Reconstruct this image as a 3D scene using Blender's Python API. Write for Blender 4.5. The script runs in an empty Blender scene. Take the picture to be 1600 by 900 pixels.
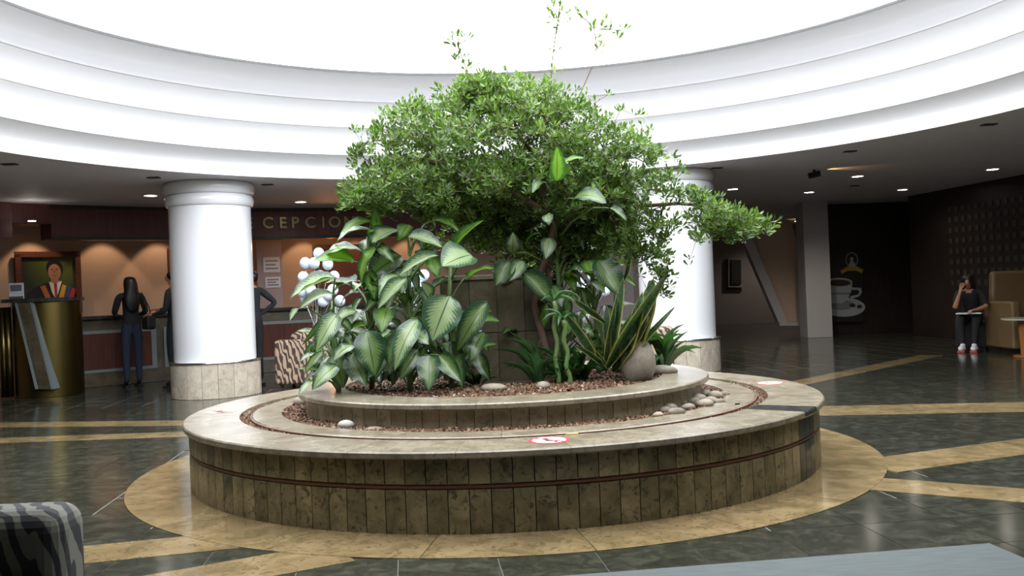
import bpy, math, random
import numpy as np
from mathutils import Vector, Matrix, Quaternion
random.seed(7)
rnd = random.random
def U(a, b): return a + (b - a) * rnd()
PI = math.pi
C = bpy.context.scene.collection
SC = bpy.context.scene

# ------------------------------------------------------------------ camera
FPX, PITCH, ROLL, CAMH = 1437.645, -0.0025, -0.0404, 1.25
cp, sp, cr, sr = math.cos(PITCH), math.sin(PITCH), math.cos(ROLL), math.sin(ROLL)
_f = Vector((0, cp, -sp)); _u = Vector((0, sp, cp)); _x = Vector((1, 0, 0))
AX = cr * _x + sr * _u; AU = -sr * _x + cr * _u
cam_d = bpy.data.cameras.new('camera'); cam = bpy.data.objects.new('camera', cam_d); C.objects.link(cam)
cam_d.sensor_fit = 'HORIZONTAL'; cam_d.sensor_width = 36.0; cam_d.lens = 36.0 * FPX / 1600.0
cam_d.clip_start = 0.05; cam_d.clip_end = 200
cam.matrix_world = Matrix(((AX.x, AU.x, -_f.x, 0), (AX.y, AU.y, -_f.y, 0), (AX.z, AU.z, -_f.z, CAMH), (0, 0, 0, 1)))
SC.camera = cam
CAM = Vector((0, 0, CAMH))
def ray(x, y): return _f * FPX + AX * (x - 800) + AU * (450 - y)
def at(x, y, Y):                       # the real-world point seen at that spot, Y metres ahead
    d = ray(x, y); return CAM + d * (Y / d.y)
def onz(x, y, z):
    d = ray(x, y); return CAM + d * ((z - CAMH) / d.z)
CX, CY = -0.092, 7.005                 # centre of the planter
def at_R(x, y, R, cx=CX, cy=CY):
    d = ray(x, y); a = d.x**2 + d.y**2; b = 2 * (-cx * d.x - cy * d.y); c = cx * cx + cy * cy - R * R
    t = (-b + math.sqrt(b * b - 4 * a * c)) / (2 * a); return CAM + d * t
def pol(th, R, z=0.0): return Vector((CX + R * math.sin(th), CY + R * math.cos(th), z))

# ------------------------------------------------------------------ world, lights, exposure
w = bpy.data.worlds.new('sky'); SC.world = w; w.use_nodes = True
bg = w.node_tree.nodes['Background']; bg.inputs[0].default_value = (0.92, 0.955, 1.0, 1); bg.inputs[1].default_value = 5.8
SC.view_settings.view_transform = 'Standard'; SC.view_settings.look = 'None'
SC.view_settings.gamma = 1.0; SC.view_settings.exposure = 0.68
SC.view_settings.use_curve_mapping = False
DX, DY = 0.0, 7.69                      # centre of the skylight drum
def light(kind, loc, energy, color, name, size=None, aim=None, **kw):
    l = bpy.data.lights.new(name, kind); l.energy = energy; l.color = color
    if size is not None:
        if kind == 'AREA': l.size = size
        else: l.shadow_soft_size = size
    for k, v in kw.items(): setattr(l, k, v)
    o = bpy.data.objects.new(name, l); C.objects.link(o); o.location = loc
    if aim is not None: o.rotation_euler = (Vector(aim) - Vector(loc)).to_track_quat('-Z', 'Y').to_euler()
    return o
pt = light('AREA', (DX, DY, 4.30), 1, (1, 1, 1), 'skylight_portal', 9.9, (DX, DY, 0), shape='DISK')
pt.data.cycles.is_portal = True

# ------------------------------------------------------------------ material helpers
def mat(name, col=(.5, .5, .5), rough=.5, metal=0.0, emit=None, es=1.0, spec=None, coat=0.0):
    m = bpy.data.materials.new(name); m.use_nodes = True
    b = m.node_tree.nodes['Principled BSDF']
    b.inputs['Base Color'].default_value = (*col, 1); b.inputs['Roughness'].default_value = rough
    b.inputs['Metallic'].default_value = metal
    if spec is not None: b.inputs['Specular IOR Level'].default_value = spec
    if coat: b.inputs['Coat Weight'].default_value = coat; b.inputs['Coat Roughness'].default_value = .08
    if emit: b.inputs['Emission Color'].default_value = (*emit, 1); b.inputs['Emission Strength'].default_value = es
    return m
class NT:
    def __init__(s, m): s.t = m.node_tree; s.b = s.t.nodes['Principled BSDF']
    def n(s, typ, **kw):
        n = s.t.nodes.new(typ)
        for k, v in kw.items():
            if k.startswith('i_'):
                key = k[2:]; key = int(key) if key.isdigit() else key.replace('_', ' ')
                n.inputs[key].default_value = v
            else: setattr(n, k, v)
        return n
    def l(s, a, ao, b, bi): s.t.links.new(a.outputs[ao], b.inputs[bi])
    def ramp(s, src, so, stops, interp='LINEAR'):
        r = s.t.nodes.new('ShaderNodeValToRGB'); r.color_ramp.interpolation = interp
        e = r.color_ramp.elements
        while len(e) < len(stops): e.new(0.5)
        for k, (p, c) in enumerate(stops): e[k].position = p; e[k].color = (*c, 1) if len(c) == 3 else c
        s.t.links.new(src.outputs[so], r.inputs[0]); return r
    def mix(s, f, fo, a, ao, b, bo, mode='MIX', fac=None):
        m = s.t.nodes.new('ShaderNodeMix'); m.data_type = 'RGBA'; m.blend_type = mode
        if f is not None: s.t.links.new(f.outputs[fo], m.inputs[0])
        else: m.inputs[0].default_value = fac
        for q, qo, idx in ((a, ao, 6), (b, bo, 7)):
            if isinstance(q, tuple): m.inputs[idx].default_value = (*q, 1)
            else: s.t.links.new(q.outputs[qo], m.inputs[idx])
        return m
    def math(s, op, a, ao, b=None, bo=0):
        m = s.t.nodes.new('ShaderNodeMath'); m.operation = op
        for q, qo, idx in ((a, ao, 0), (b, bo, 1)):
            if q is None: continue
            if isinstance(q, (int, float)): m.inputs[idx].default_value = q
            else: s.t.links.new(q.outputs[qo], m.inputs[idx])
        return m
    def bump(s, src, so, strength=.3, dist=.01):
        b = s.n('ShaderNodeBump'); b.inputs['Strength'].default_value = strength; b.inputs['Distance'].default_value = dist
        s.l(src, so, b, 'Height'); s.l(b, 0, s.b, 'Normal')

def stone(name, c1, c2, c3, scale=5, rough=.25, vary=.25, vein=.5, obj_rand=True, rough2=None, spec=.5, cvein=(.03, .035, .02)):
    """blotchy veined granite; texture runs in world position so neighbouring pieces differ"""
    m = mat(name, c1, rough, spec=spec); t = NT(m)
    g = t.n('ShaderNodeNewGeometry'); oi = t.n('ShaderNodeObjectInfo')
    off = t.n('ShaderNodeVectorMath', operation='SCALE'); off.inputs[0].default_value = (7.3, 3.1, 5.7); t.l(oi, 'Random', off, 'Scale')
    pos = t.n('ShaderNodeVectorMath', operation='ADD'); t.l(g, 'Position', pos, 0); t.l(off, 0, pos, 1)
    n1 = t.n('ShaderNodeTexNoise', i_Scale=scale, i_Detail=6.0, i_Roughness=.65, i_Distortion=.8); t.l(pos, 0, n1, 'Vector')
    n2 = t.n('ShaderNodeTexNoise', i_Scale=scale * 3.5, i_Detail=5.0, i_Roughness=.7, i_Distortion=1.5); t.l(pos, 0, n2, 'Vector')
    r1 = t.ramp(n1, 0, [(.3, c2), (.5, c1), (.68, c3)])
    r2 = t.ramp(n2, 0, [(.36, (vein,) * 3), (.47, (0, 0, 0)), (.6, (0, 0, 0)), (.75, (vein * .4,) * 3)])
    mx = t.mix(r2, 0, r1, 0, cvein, 0)
    br = t.n('ShaderNodeMapRange'); br.inputs[3].default_value = 1 - vary; br.inputs[4].default_value = 1 + vary * .6; t.l(oi, 'Random', br, 0)
    mul = t.n('ShaderNodeVectorMath', operation='SCALE'); t.l(mx, 2, mul, 0); t.l(br, 0, mul, 'Scale')
    t.l(mul, 0, t.b, 'Base Color')
    return m
M = {}
M['stone'] = stone('golden_granite', (.175, .14, .070), (.070, .064, .030), (.27, .215, .115), 4.5, .28, .30, .85, cvein=(.012, .016, .008))
M['stone_inner'] = stone('golden_granite_inner', (.27, .22, .13), (.15, .13, .07), (.36, .29, .18), 5, .35, .2, .5)
M['stone_top'] = stone('golden_granite_top', (.195, .165, .115), (.12, .10, .068), (.265, .225, .165), 6.5, .24, .06, .45, spec=.45)
M['stone_floor'] = stone('golden_granite_floor', (.185, .132, .064), (.105, .08, .036), (.26, .19, .10), 4.0, .13, .12, .6, cvein=(.05, .04, .02))
M['stone_col'] = stone('golden_granite_column', (.46, .40, .32), (.33, .28, .21), (.56, .50, .40), 4, .25, .2, .25)
M['stone_dark'] = stone('dark_granite_accent', (.035, .038, .036), (.02, .022, .02), (.07, .075, .07), 12, .15, .1, .2)
M['stone_brown'] = stone('brown_stone', (.075, .058, .034), (.042, .034, .02), (.11, .085, .05), 4, .45, .3, .5)
M['tile'] = stone('dark_green_granite', (.025, .026, .019), (.014, .015, .011), (.052, .053, .038), 9, .14, .12, .25, cvein=(.075, .07, .04))
M['rubber_red'] = mat('red_brown_band', (.11, .045, .02), .5)
M['grout'] = mat('grout_dark', (.06, .055, .045), .8)
M['white'] = mat('white_paint', (.86, .86, .88), .42)
M['col_white'] = mat('column_gloss_paint', (.84, .85, .88), .22, coat=.5)
M['ceil'] = mat('ceiling_paint', (.60, .57, .60), .6)
M['chrome'] = mat('chrome', (.75, .75, .75), .15, 1.0)
M['black'] = mat('black', (.01, .01, .01), .5)
M['soil'] = mat('soil', (.05, .03, .018), .95)
M['lamp'] = mat('lamp_glow', (1, 1, 1), .5, emit=(1, .93, .8), es=14)
M['lamp_warm'] = mat('lamp_warm', (1, .8, .5), .5, emit=(1, .62, .28), es=10)
M['vent'] = mat('vent_dark', (.03, .03, .03), .6)
def floor_mat():
    m = stone('floor_granite', (.025, .026, .019), (.014, .015, .011), (.052, .053, .038), 9, .14, .0, .25, cvein=(.075, .07, .04)); t = NT(m)
    src = t.b.inputs['Base Color'].links[0].from_node
    g = t.n('ShaderNodeNewGeometry'); mp = t.n('ShaderNodeMapping'); mp.vector_type = 'TEXTURE'
    mp.inputs['Rotation'].default_value = (0, 0, math.radians(6.5)); mp.inputs['Location'].default_value = (.37 * math.cos(.11345) - 4.42 * math.sin(.11345), .37 * math.sin(.11345) + 4.42 * math.cos(.11345), 0); t.l(g, 'Position', mp, 0)
    br = t.n('ShaderNodeTexBrick', i_Scale=1.0, i_Mortar_Size=.005, i_Brick_Width=.4625, i_Row_Height=.4625); br.offset = 0; br.squash = 1
    br.inputs['Color1'].default_value = (0, 0, 0, 1); br.inputs['Color2'].default_value = (0, 0, 0, 1); br.inputs['Mortar'].default_value = (1, 1, 1, 1)
    t.l(mp, 0, br, 'Vector'); mx = t.mix(br, 'Fac', src, 0, (.22, .23, .20), 0); t.l(mx, 2, t.b, 'Base Color'); return m
M['floor'] = floor_mat()
def wood(name, a, b, sc=3, rough=.4, axis=(1, 8, .6)):
    m = mat(name, a, rough); t = NT(m); tc = t.n('ShaderNodeTexCoord'); mp = t.n('ShaderNodeMapping'); mp.inputs['Scale'].default_value = (axis[1], axis[1], axis[2])
    t.l(tc, 'Object', mp, 0); n = t.n('ShaderNodeTexNoise', i_Scale=float(sc), i_Detail=5.0, i_Distortion=.6); t.l(mp, 0, n, 'Vector')
    r = t.ramp(n, 0, [(.3, b), (.7, a)]); t.l(r, 0, t.b, 'Base Color'); return m
M['wood_dark'] = wood('dark_wood', (.030, .020, .016), (.015, .010, .008))
M['wood_red'] = wood('red_wood', (.11, .024, .010), (.05, .012, .006), rough=.7)
M['fascia'] = wood('maroon_fascia', (.13, .030, .028), (.07, .02, .018))
M['wood_orange'] = wood('orange_wood', (.35, .13, .03), (.22, .08, .02))
M['tan'] = mat('tan_wall_paint', (.46, .33, .25), .75)
M['grey_wall'] = mat('mauve_grey_wall', (.20, .17, .17), .7)
M['beige'] = mat('beige_wall', (.58, .42, .31), .75)
M['pillar'] = mat('grey_white_pillar', (.42, .40, .40), .7)
M['brass'] = mat('brass', (.13, .10, .032), .36, 1.0)
M['gold'] = mat('gold_letters', (.26, .22, .11), .3, .85)
M['steelgrey'] = mat('grey_frame', (.18, .22, .22), .4)
M['balloon'] = mat('white_balloon', (.50, .57, .66), .35, coat=.2)
M['rock'] = stone('river_rock', (.22, .19, .145), (.14, .12, .09), (.28, .245, .19), 5, .8, .2, .3)
M['pebble'] = stone('pebble', (.21, .175, .125), (.13, .11, .075), (.28, .24, .18), 6, .7, .35, .2)
M['paper'] = mat('paper', (.75, .76, .82), .7)
def chip_mat():
    m = mat('bark_chips', (.12, .06, .03), .8); t = NT(m); g = t.n('ShaderNodeNewGeometry')
    r = t.ramp(g, 'Random Per Island', [(0, (.05, .022, .012)), (.45, (.13, .06, .03)), (.85, (.17, .09, .045)), (.96, (.24, .19, .13)), (1, (.36, .31, .24))])
    t.l(r, 0, t.b, 'Base Color'); return m
M['chips'] = chip_mat()
def leafy(name, stops, rough=.35, trans=.35, island=True, spec=.5):
    m = mat(name, stops[0], rough, spec=spec); t = NT(m)
    g = t.n('ShaderNodeNewGeometry'); n = t.n('ShaderNodeTexNoise', i_Scale=2.2, i_Detail=2.0); t.l(g, 'Position', n, 'Vector')
    a = t.math('MULTIPLY', g if island else n, 'Random Per Island' if island else 0, .6)
    b = t.math('MULTIPLY_ADD', n, 0, .9); t.t.links.new(a.outputs[0], b.inputs[2])
    b2 = t.math('SUBTRACT', b, 0, .25)
    k = len(stops) - 1
    r = t.ramp(b2, 0, [(i / k, s) for i, s in enumerate(stops)])
    return finish_leaf(m, t, r, 0, trans)
def finish_leaf(m, t, col, co, trans):
    t.l(col, co, t.b, 'Base Color')
    tr = t.n('ShaderNodeBsdfTranslucent'); br = t.n('ShaderNodeVectorMath', operation='MULTIPLY'); br.inputs[1].default_value = (1.3, 1.5, .6)
    t.l(col, co, br, 0); t.l(br, 0, tr, 0)
    mx = t.n('ShaderNodeMixShader'); mx.inputs[0].default_value = trans
    out = t.t.nodes['Material Output']; t.l(t.b, 0, mx, 1); t.l(tr, 0, mx, 2); t.l(mx, 0, out, 0); return m
M['foliage'] = leafy('small_tree_leaves', [(.026, .036, .010), (.042, .080, .014), (.080, .145, .022), (.15, .215, .042)], .42, .30, spec=.33)
M['foliage_low'] = leafy('low_plant_leaves', [(.018, .05, .018), (.035, .095, .03), (.07, .16, .05)], .35, .3)
M['bark'] = mat('reddish_bark', (.085, .045, .03), .8)
M['cane'] = leafy('cane_green', [(.07, .10, .03), (.10, .17, .05), (.14, .12, .06)], .5, .0, False)
def dief_mat(name, pale, dark, thr=.62, trans=.25):
    m = mat(name, pale, .3); t = NT(m); uv = t.n('ShaderNodeUVMap'); s = t.n('ShaderNodeSeparateXYZ'); t.l(uv, 0, s, 0)
    a = t.math('SUBTRACT', s, 0, .5); d = t.math('ABSOLUTE', a, 0); d2 = t.math('MULTIPLY', d, 0, 2.0)
    oi = t.n('ShaderNodeObjectInfo')
    vv = t.math('MULTIPLY_ADD', d2, 0, -.28); t.t.links.new(s.outputs[1], vv.inputs[2])
    f = t.math('MULTIPLY', vv, 0, 85.0); sn = t.math('SINE', f, 0); sm = t.math('MULTIPLY', sn, 0, .11)
    cmb = t.n('ShaderNodeCombineXYZ'); t.l(s, 0, cmb, 0); t.l(s, 1, cmb, 1); t.l(oi, 'Random', cmb, 2)
    sc = t.n('ShaderNodeVectorMath', operation='MULTIPLY'); sc.inputs[1].default_value = (5, 14, 30); t.l(cmb, 0, sc, 0)
    n = t.n('ShaderNodeTexNoise', i_Scale=1.0, i_Detail=4.0); t.l(sc, 0, n, 'Vector'); nm = t.math('MULTIPLY', n, 0, .5)
    # the pale field narrows towards both ends of the blade
    e = t.math('SUBTRACT', s, 1, .5); e2 = t.math('ABSOLUTE', e, 0); e3 = t.math('POWER', e2, 0, 2.0); e4 = t.math('MULTIPLY', e3, 0, 1.1)
    q = t.math('ADD', d2, 0, sm); q2 = t.math('ADD', q, 0, nm); q3 = t.math('ADD', q2, 0, e4)
    r = t.ramp(q3, 0, [(thr - .12, pale), (thr + .1, tuple(.5 * (p + k) for p, k in zip(pale, dark))), (thr + .24, dark)])
    mid = t.ramp(d2, 0, [(.02, (1, 1, 1)), (.05, (0, 0, 0))]); fin = t.mix(mid, 0, r, 0, tuple(x * .8 for x in dark), 0)
    return finish_leaf(m, t, fin, 2, trans)
M['dief'] = dief_mat('dumb_cane_leaf', (.215, .285, .135), (.030, .070, .036), .80)
M['dief_dark'] = dief_mat('dumb_cane_leaf_dark', (.095, .15, .045), (.012, .038, .016), .74)
M['dief_bright'] = dief_mat('dumb_cane_leaf_bright', (.17, .30, .055), (.035, .11, .02), .80, .4)
def sans_mat():
    m = mat('snake_plant_leaf', (.03, .07, .03), .35); t = NT(m); uv = t.n('ShaderNodeUVMap'); s = t.n('ShaderNodeSeparateXYZ'); t.l(uv, 0, s, 0)
    a = t.math('SUBTRACT', s, 0, .5); d = t.math('ABSOLUTE', a, 0); d2 = t.math('MULTIPLY', d, 0, 2.0)
    sc = t.n('ShaderNodeVectorMath', operation='MULTIPLY'); sc.inputs[1].default_value = (2, 26, 1); t.l(uv, 0, sc, 0)
    n = t.n('ShaderNodeTexNoise', i_Scale=1.0, i_Detail=3.0); t.l(sc, 0, n, 'Vector')
    g = t.ramp(n, 0, [(.35, (.018, .05, .02)), (.65, (.08, .15, .07))])
    k = t.ramp(d2, 0, [(.80, (0, 0, 0)), (.86, (1, 1, 1))]); fin = t.mix(k, 0, g, 0, (.40, .36, .11), 0)
    return finish_leaf(m, t, fin, 2, .1)
M['sans'] = sans_mat()
def zebra(name, dark, pale, scale, dist, rough=.85):
    m = mat(name, dark, rough); t = NT(m); tc = t.n('ShaderNodeTexCoord'); mp = t.n('ShaderNodeMapping'); mp.inputs['Scale'].default_value = (1, 1, .35)
    t.l(tc, 'Object', mp, 0)
    wv = t.n('ShaderNodeTexWave', i_Scale=float(scale), i_Distortion=float(dist), i_Detail=1.5, i_Detail_Scale=1.6); wv.bands_direction = 'DIAGONAL'
    t.l(mp, 0, wv, 'Vector'); r = t.ramp(wv, 0, [(.42, dark), (.52, pale)]); t.l(r, 0, t.b, 'Base Color'); return m
M['zebra_near'] = zebra('zebra_velvet', (.012, .013, .014), (.12, .115, .095), 7.5, 5)
M['zebra_far'] = zebra('wavy_fabric', (.045, .028, .022), (.36, .26, .18), 9, 7)
def rug_mat():
    m = mat('rug', (.15, .19, .20), .75); t = NT(m); tc = t.n('ShaderNodeTexCoord'); mp = t.n('ShaderNodeMapping'); mp.inputs['Scale'].default_value = (2, 30, 1)
    t.l(tc, 'Object', mp, 0); n = t.n('ShaderNodeTexNoise', i_Scale=3.0, i_Detail=4.0); t.l(mp, 0, n, 'Vector')
    r = t.ramp(n, 0, [(.3, (.032, .043, .043)), (.7, (.06, .076, .075))]); t.l(r, 0, t.b, 'Base Color'); return m
M['rug'] = rug_mat()
M['skin'] = mat('skin', (.45, .22, .13), .55); M['hair'] = mat('hair', (.008, .006, .006), .45)
M['denim'] = mat('denim', (.018, .026, .05), .85); M['cloth_black'] = mat('black_cloth', (.010, .010, .012), .85)
M['cloth_dark'] = mat('dark_suit', (.016, .018, .024), .8); M['shoe_dark'] = mat('dark_shoe', (.02, .018, .016), .5)
M['shoe_white'] = mat('white_trainer', (.7, .7, .72), .6); M['sole_red'] = mat('red_sole', (.4, .05, .03), .6)
M['tan_chair'] = mat('tan_leather', (.15, .095, .04), .5); M['glass_edge'] = mat('pale_table_top', (.55, .55, .45), .15)
M['eye'] = mat('eye', (.02, .015, .01), .2)

# ------------------------------------------------------------------ mesh helpers
class MB:
    def __init__(s): s.v = []; s.f = []; s.m = []; s.uv = {}
    def add(s, vs, fs, mi=0):
        o = len(s.v); s.v += [tuple(v) for v in vs]; s.f += [tuple(i + o for i in f) for f in fs]; s.m += [mi] * len(fs); return s
    def box(s, c, h, rz=0, mi=0, tf=None):
        vs = []
        for x in (-1, 1):
            for y in (-1, 1):
                for z in (-1, 1):
                    p = Vector((x * h[0], y * h[1], z * h[2]))
                    if rz: p = Matrix.Rotation(rz, 3, 'Z') @ p
                    p = p + Vector(c); vs.append(tf @ p if tf else p)
        return s.add(vs, [(0, 1, 3, 2), (4, 6, 7, 5), (0, 4, 5, 1), (2, 3, 7, 6), (0, 2, 6, 4), (1, 5, 7, 3)], mi)
    def seg(s, r0, r1, a0, a1, z0, z1, n=4, cx=CX, cy=CY, mi=0):
        full = abs(a1 - a0) > 2 * PI - 1e-4; k = n if full else n + 1
        vs = []
        for i in range(k):
            a = a0 + (a1 - a0) * i / n; sx, cy_ = math.sin(a), math.cos(a)
            for r, z in ((r0, z0), (r1, z0), (r1, z1), (r0, z1)): vs.append((cx + r * sx, cy + r * cy_, z))
        fs = []
        for i in range(n):
            a = 4 * i; b = 4 * ((i + 1) % k)
            for j in range(4):
                j2 = (j + 1) % 4; fs.append((a + j, b + j, b + j2, a + j2))
        if not full: fs += [(0, 1, 2, 3), tuple(4 * n + j for j in (3, 2, 1, 0))]
        return s.add(vs, fs, mi)
    def lathe(s, prof, cx, cy, n=48, mi=0, a0=0, a1=2 * PI):
        full = abs(a1 - a0) > 2 * PI - 1e-4; k = n if full else n + 1; vs = []
        for i in range(k):
            a = a0 + (a1 - a0) * i / n
            for r, z in prof: vs.append((cx + r * math.sin(a), cy + r * math.cos(a), z))
        p = len(prof); fs = []
        for i in range(n):
            a = p * i; b = p * ((i + 1) % k)
            for j in range(p - 1): fs.append((a + j, b + j, b + j + 1, a + j + 1))
        return s.add(vs, fs, mi)
    def prism(s, pts, d, mi=0):            # pts: 3-D polygon, d: extrusion vector
        n = len(pts); d = Vector(d); vs = [Vector(p) for p in pts]; vs += [p + d for p in vs]
        fs = [tuple(range(n))[::-1], tuple(range(n, 2 * n))] + [(i, (i + 1) % n, n + (i + 1) % n, n + i) for i in range(n)]
        return s.add(vs, fs, mi)
    def tube(s, pts, rad, n=6, mi=0, cap=True):
        pts = [Vector(p) for p in pts]; k = len(pts)
        if not hasattr(rad, '__len__'): rad = [rad] * k
        vs = []; up = Vector((0.31, 0.17, 0.93))
        for i, p in enumerate(pts):
            t = (pts[min(i + 1, k - 1)] - pts[max(i - 1, 0)]).normalized()
            a = t.cross(up)
            if a.length < .1: a = t.cross(Vector((1, 0, 0)))
            a.normalize(); b = t.cross(a)
            for j in range(n):
                q = 2 * PI * j / n; vs.append(p + (a * math.cos(q) + b * math.sin(q)) * rad[i])
        fs = [(i * n + j, i * n + (j + 1) % n, (i + 1) * n + (j + 1) % n, (i + 1) * n + j) for i in range(k - 1) for j in range(n)]
        if cap: fs += [tuple(range(n))[::-1], tuple((k - 1) * n + j for j in range(n))]
        return s.add(vs, fs, mi)
    def ball(s, c, r, nu=14, nv=9, mi=0, jitter=0):
        if not hasattr(r, '__len__'): r = (r, r, r)
        vs = [(c[0], c[1], c[2] - r[2])]
        for i in range(1, nv):
            ph = PI * i / nv - PI / 2
            for j in range(nu):
                th = 2 * PI * j / nu; k = 1 + jitter * U(-1, 1)
                vs.append((c[0] + r[0] * k * math.cos(ph) * math.cos(th), c[1] + r[1] * k * math.cos(ph) * math.sin(th), c[2] + r[2] * k * math.sin(ph)))
        vs.append((c[0], c[1], c[2] + r[2])); t = len(vs) - 1; fs = []
        for j in range(nu):
            j2 = (j + 1) % nu; fs.append((0, 1 + j2, 1 + j)); fs.append((t, t - nu + j, t - nu + j2))
            for i in range(nv - 2): a = 1 + i * nu; fs.append((a + j, a + j2, a + nu + j2, a + nu + j))
        return s.add(vs, fs, mi)
    def mesh(s, name, mats, smooth=False, off=(0, 0, 0)):
        me = bpy.data.meshes.new(name); o = Vector(off)
        me.from_pydata([tuple(Vector(v) - o) for v in s.v], [], s.f)
        for m in (mats if isinstance(mats, (list, tuple)) else [mats]): me.materials.append(m)
        if any(s.m): me.polygons.foreach_set('material_index', s.m)
        if smooth: me.polygons.foreach_set('use_smooth', [True] * len(me.polygons))
        me.update(); return me
    def build(s, name, mats, parent=None, smooth=False, bevel=0, origin=None, seg=2):
        off = parent.location if parent is not None and origin is None else (origin or (0, 0, 0))
        if parent is not None and parent.parent is not None and origin is None: off = Vector(parent.location) + Vector(parent.parent.location)
        o = bpy.data.objects.new(name, s.mesh(name, mats, smooth, off)); C.objects.link(o)
        if parent is not None:
            o.parent = parent
            if origin: o.location = Vector(origin) - world_loc(parent)
        elif origin: o.location = origin
        if bevel:
            b = o.modifiers.new('bevel', 'BEVEL'); b.width = bevel; b.segments = seg; b.limit_method = 'ANGLE'
        return o
def world_loc(o):
    p = Vector(o.location)
    while o.parent: o = o.parent; p += Vector(o.location)
    return p
def smooth_by_angle(o, ang=40):
    me = o.data; me.polygons.foreach_set('use_smooth', [True] * len(me.polygons)); me.set_sharp_from_angle(angle=math.radians(ang))
def tag(o, label=None, cat=None, group=None, kind=None):
    if label: o['label'] = label
    if cat: o['category'] = cat
    if group: o['group'] = group
    if kind: o['kind'] = kind
    return o
def thing(name, label, cat, loc, group=None):
    o = bpy.data.objects.new(name, None); C.objects.link(o); o.location = loc; o.empty_display_size = .1
    return tag(o, label, cat, group)
def link(name, me, parent=None, mw=None):
    o = bpy.data.objects.new(name, me); C.objects.link(o)
    if parent is not None: o.parent = parent
    if mw is not None:
        if parent is not None: mw = Matrix.Translation(-world_loc(parent)) @ mw
        o.matrix_basis = mw
    return o

# ================================================================== SETTING
# floor: plane with joints carried on by the material, near tiles and inlays are pieces
X0, X1, Y0, Y1 = -12.5, 12.0, -4.0, 30.0
floor = MB().add([(X0, Y0, -.004), (X1, Y0, -.004), (X1, Y1, -.004), (X0, Y1, -.004)], [(0, 1, 2, 3)]).build('floor', M['floor'])
tag(floor, 'polished dark green granite floor with golden inlay stripes', kind='structure')
TA = math.radians(6.5); tu = Vector((math.cos(TA), math.sin(TA), 0)); tv = Vector((-math.sin(TA), math.cos(TA), 0)); T = .4625
tiles = []
bu, bv = 0.37, 4.42
for i in range(-14, 16):
    for j in range(-3, 16):
        c = tu * (bu + (i + .5) * T) + tv * (bv + (j + .5) * T)
        d = math.hypot(c.x - CX, c.y - CY)
        if d < 2.62: continue
        if c.y < 3.4 or abs(c.x / max(c.y, .1)) > .66: continue
        tiles.append((c.length, c))
tiles.sort(key=lambda q: q[0])
tme = MB().box((0, 0, 0), (T / 2 - .0022, T / 2 - .0022, .004)).mesh('floor_tile', M['tile'])
for _, c in tiles[:290]:
    o = link('floor_tile', tme, floor, Matrix.Translation((c.x, c.y, -.004)) @ Matrix.Rotation(TA, 4, 'Z'))
def inlay(quad, h=.0015):
    MB().prism([Vector((p[0], p[1], -.004)) for p in quad], (0, 0, .004 + h)).build('inlay_strip', M['stone_floor'], floor)
def strip(px_a, px_b, ext_a, ext_b, cuts=1):
    """strip from two floor edge lines given as seen points; ext_* lengthen the ends along the strip"""
    a0, a1 = [onz(*p, 0) for p in px_a]; b0, b1 = [onz(*p, 0) for p in px_b]
    c0 = (a0 + b0) / 2; c1 = (a1 + b1) / 2; d = (c1 - c0).normalized(); n = Vector((-d.y, d.x, 0))
    wd = (abs((a0 - c0).dot(n)) + abs((a1 - c1).dot(n)) + abs((b0 - c0).dot(n)) + abs((b1 - c1).dot(n))) / 4
    c0 -= d * ext_a; c1 += d * ext_b; L = (c1 - c0).length; k = max(1, round(L / 1.2))
    for i in range(k):
        p = c0 + d * (L * i / k + .0015); q = c0 + d * (L * (i + 1) / k - .0015)
        inlay([p - n * wd, q - n * wd, q + n * wd, p + n * wd])
strip([(0, 660), (287, 657)], [(0, 668), (287, 665)], 3, 3.2)
strip([(0, 684), (287, 675)], [(0, 693), (287, 682)], 3, .9)
strip([(127, 853), (300, 838)], [(130, 882), (360, 857)], 2.5, .15)
strip([(233, 898), (440, 863)], [(438, 899), (559, 875)], 2.2, .12)
strip([(1380, 717), (1600, 682)], [(1383, 737), (1600, 714)], .1, 6)
strip([(1380, 748), (1600, 763)], [(1362, 765), (1600, 786)], .2, 4)
strip([(1287, 636), (1600, 627)], [(1287, 648), (1600, 645)], 1.5, 6)
strip([(1238, 596), (1411, 560)], [(1265, 600), (1420, 567)], .6, 1)
for k in range(20):
    a0 = math.radians(188.5 + 18 * k)
    MB().seg(2.2, 2.685, a0 + .001, a0 + math.radians(18) - .001, -.004, .003, 8).build('ring_paving_slab', M['stone_floor'], floor)

# walls
def flat_wall(name, a, b, z0, z1, th, m, label=None):
    a = Vector((a[0], a[1], 0)); b = Vector((b[0], b[1], 0)); d = (b - a).normalized(); n = Vector((-d.y, d.x, 0)) * th
    o = MB().prism([a + Vector((0, 0, z0)), b + Vector((0, 0, z0)), b + n + Vector((0, 0, z0)), a + n + Vector((0, 0, z0))], (0, 0, z1 - z0)).build(name, m)
    return tag(o, label, kind='structure')
flat_wall('wall_left', (X0, Y0), (X0, Y1), -.05, 2.85, .1, M['wood_dark'])
flat_wall('wall_near', (X1, Y0), (X0, Y0), -.05, 2.85, .1, M['wood_dark'])
flat_wall('wall_far', (X1, 27), (X0, 27), -.05, 2.87, -.1, M['grey_wall'])
flat_wall('wall_outer_right', (X1, Y0), (X1, Y1), -.05, 2.85, -.1, M['wood_dark'])

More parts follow.
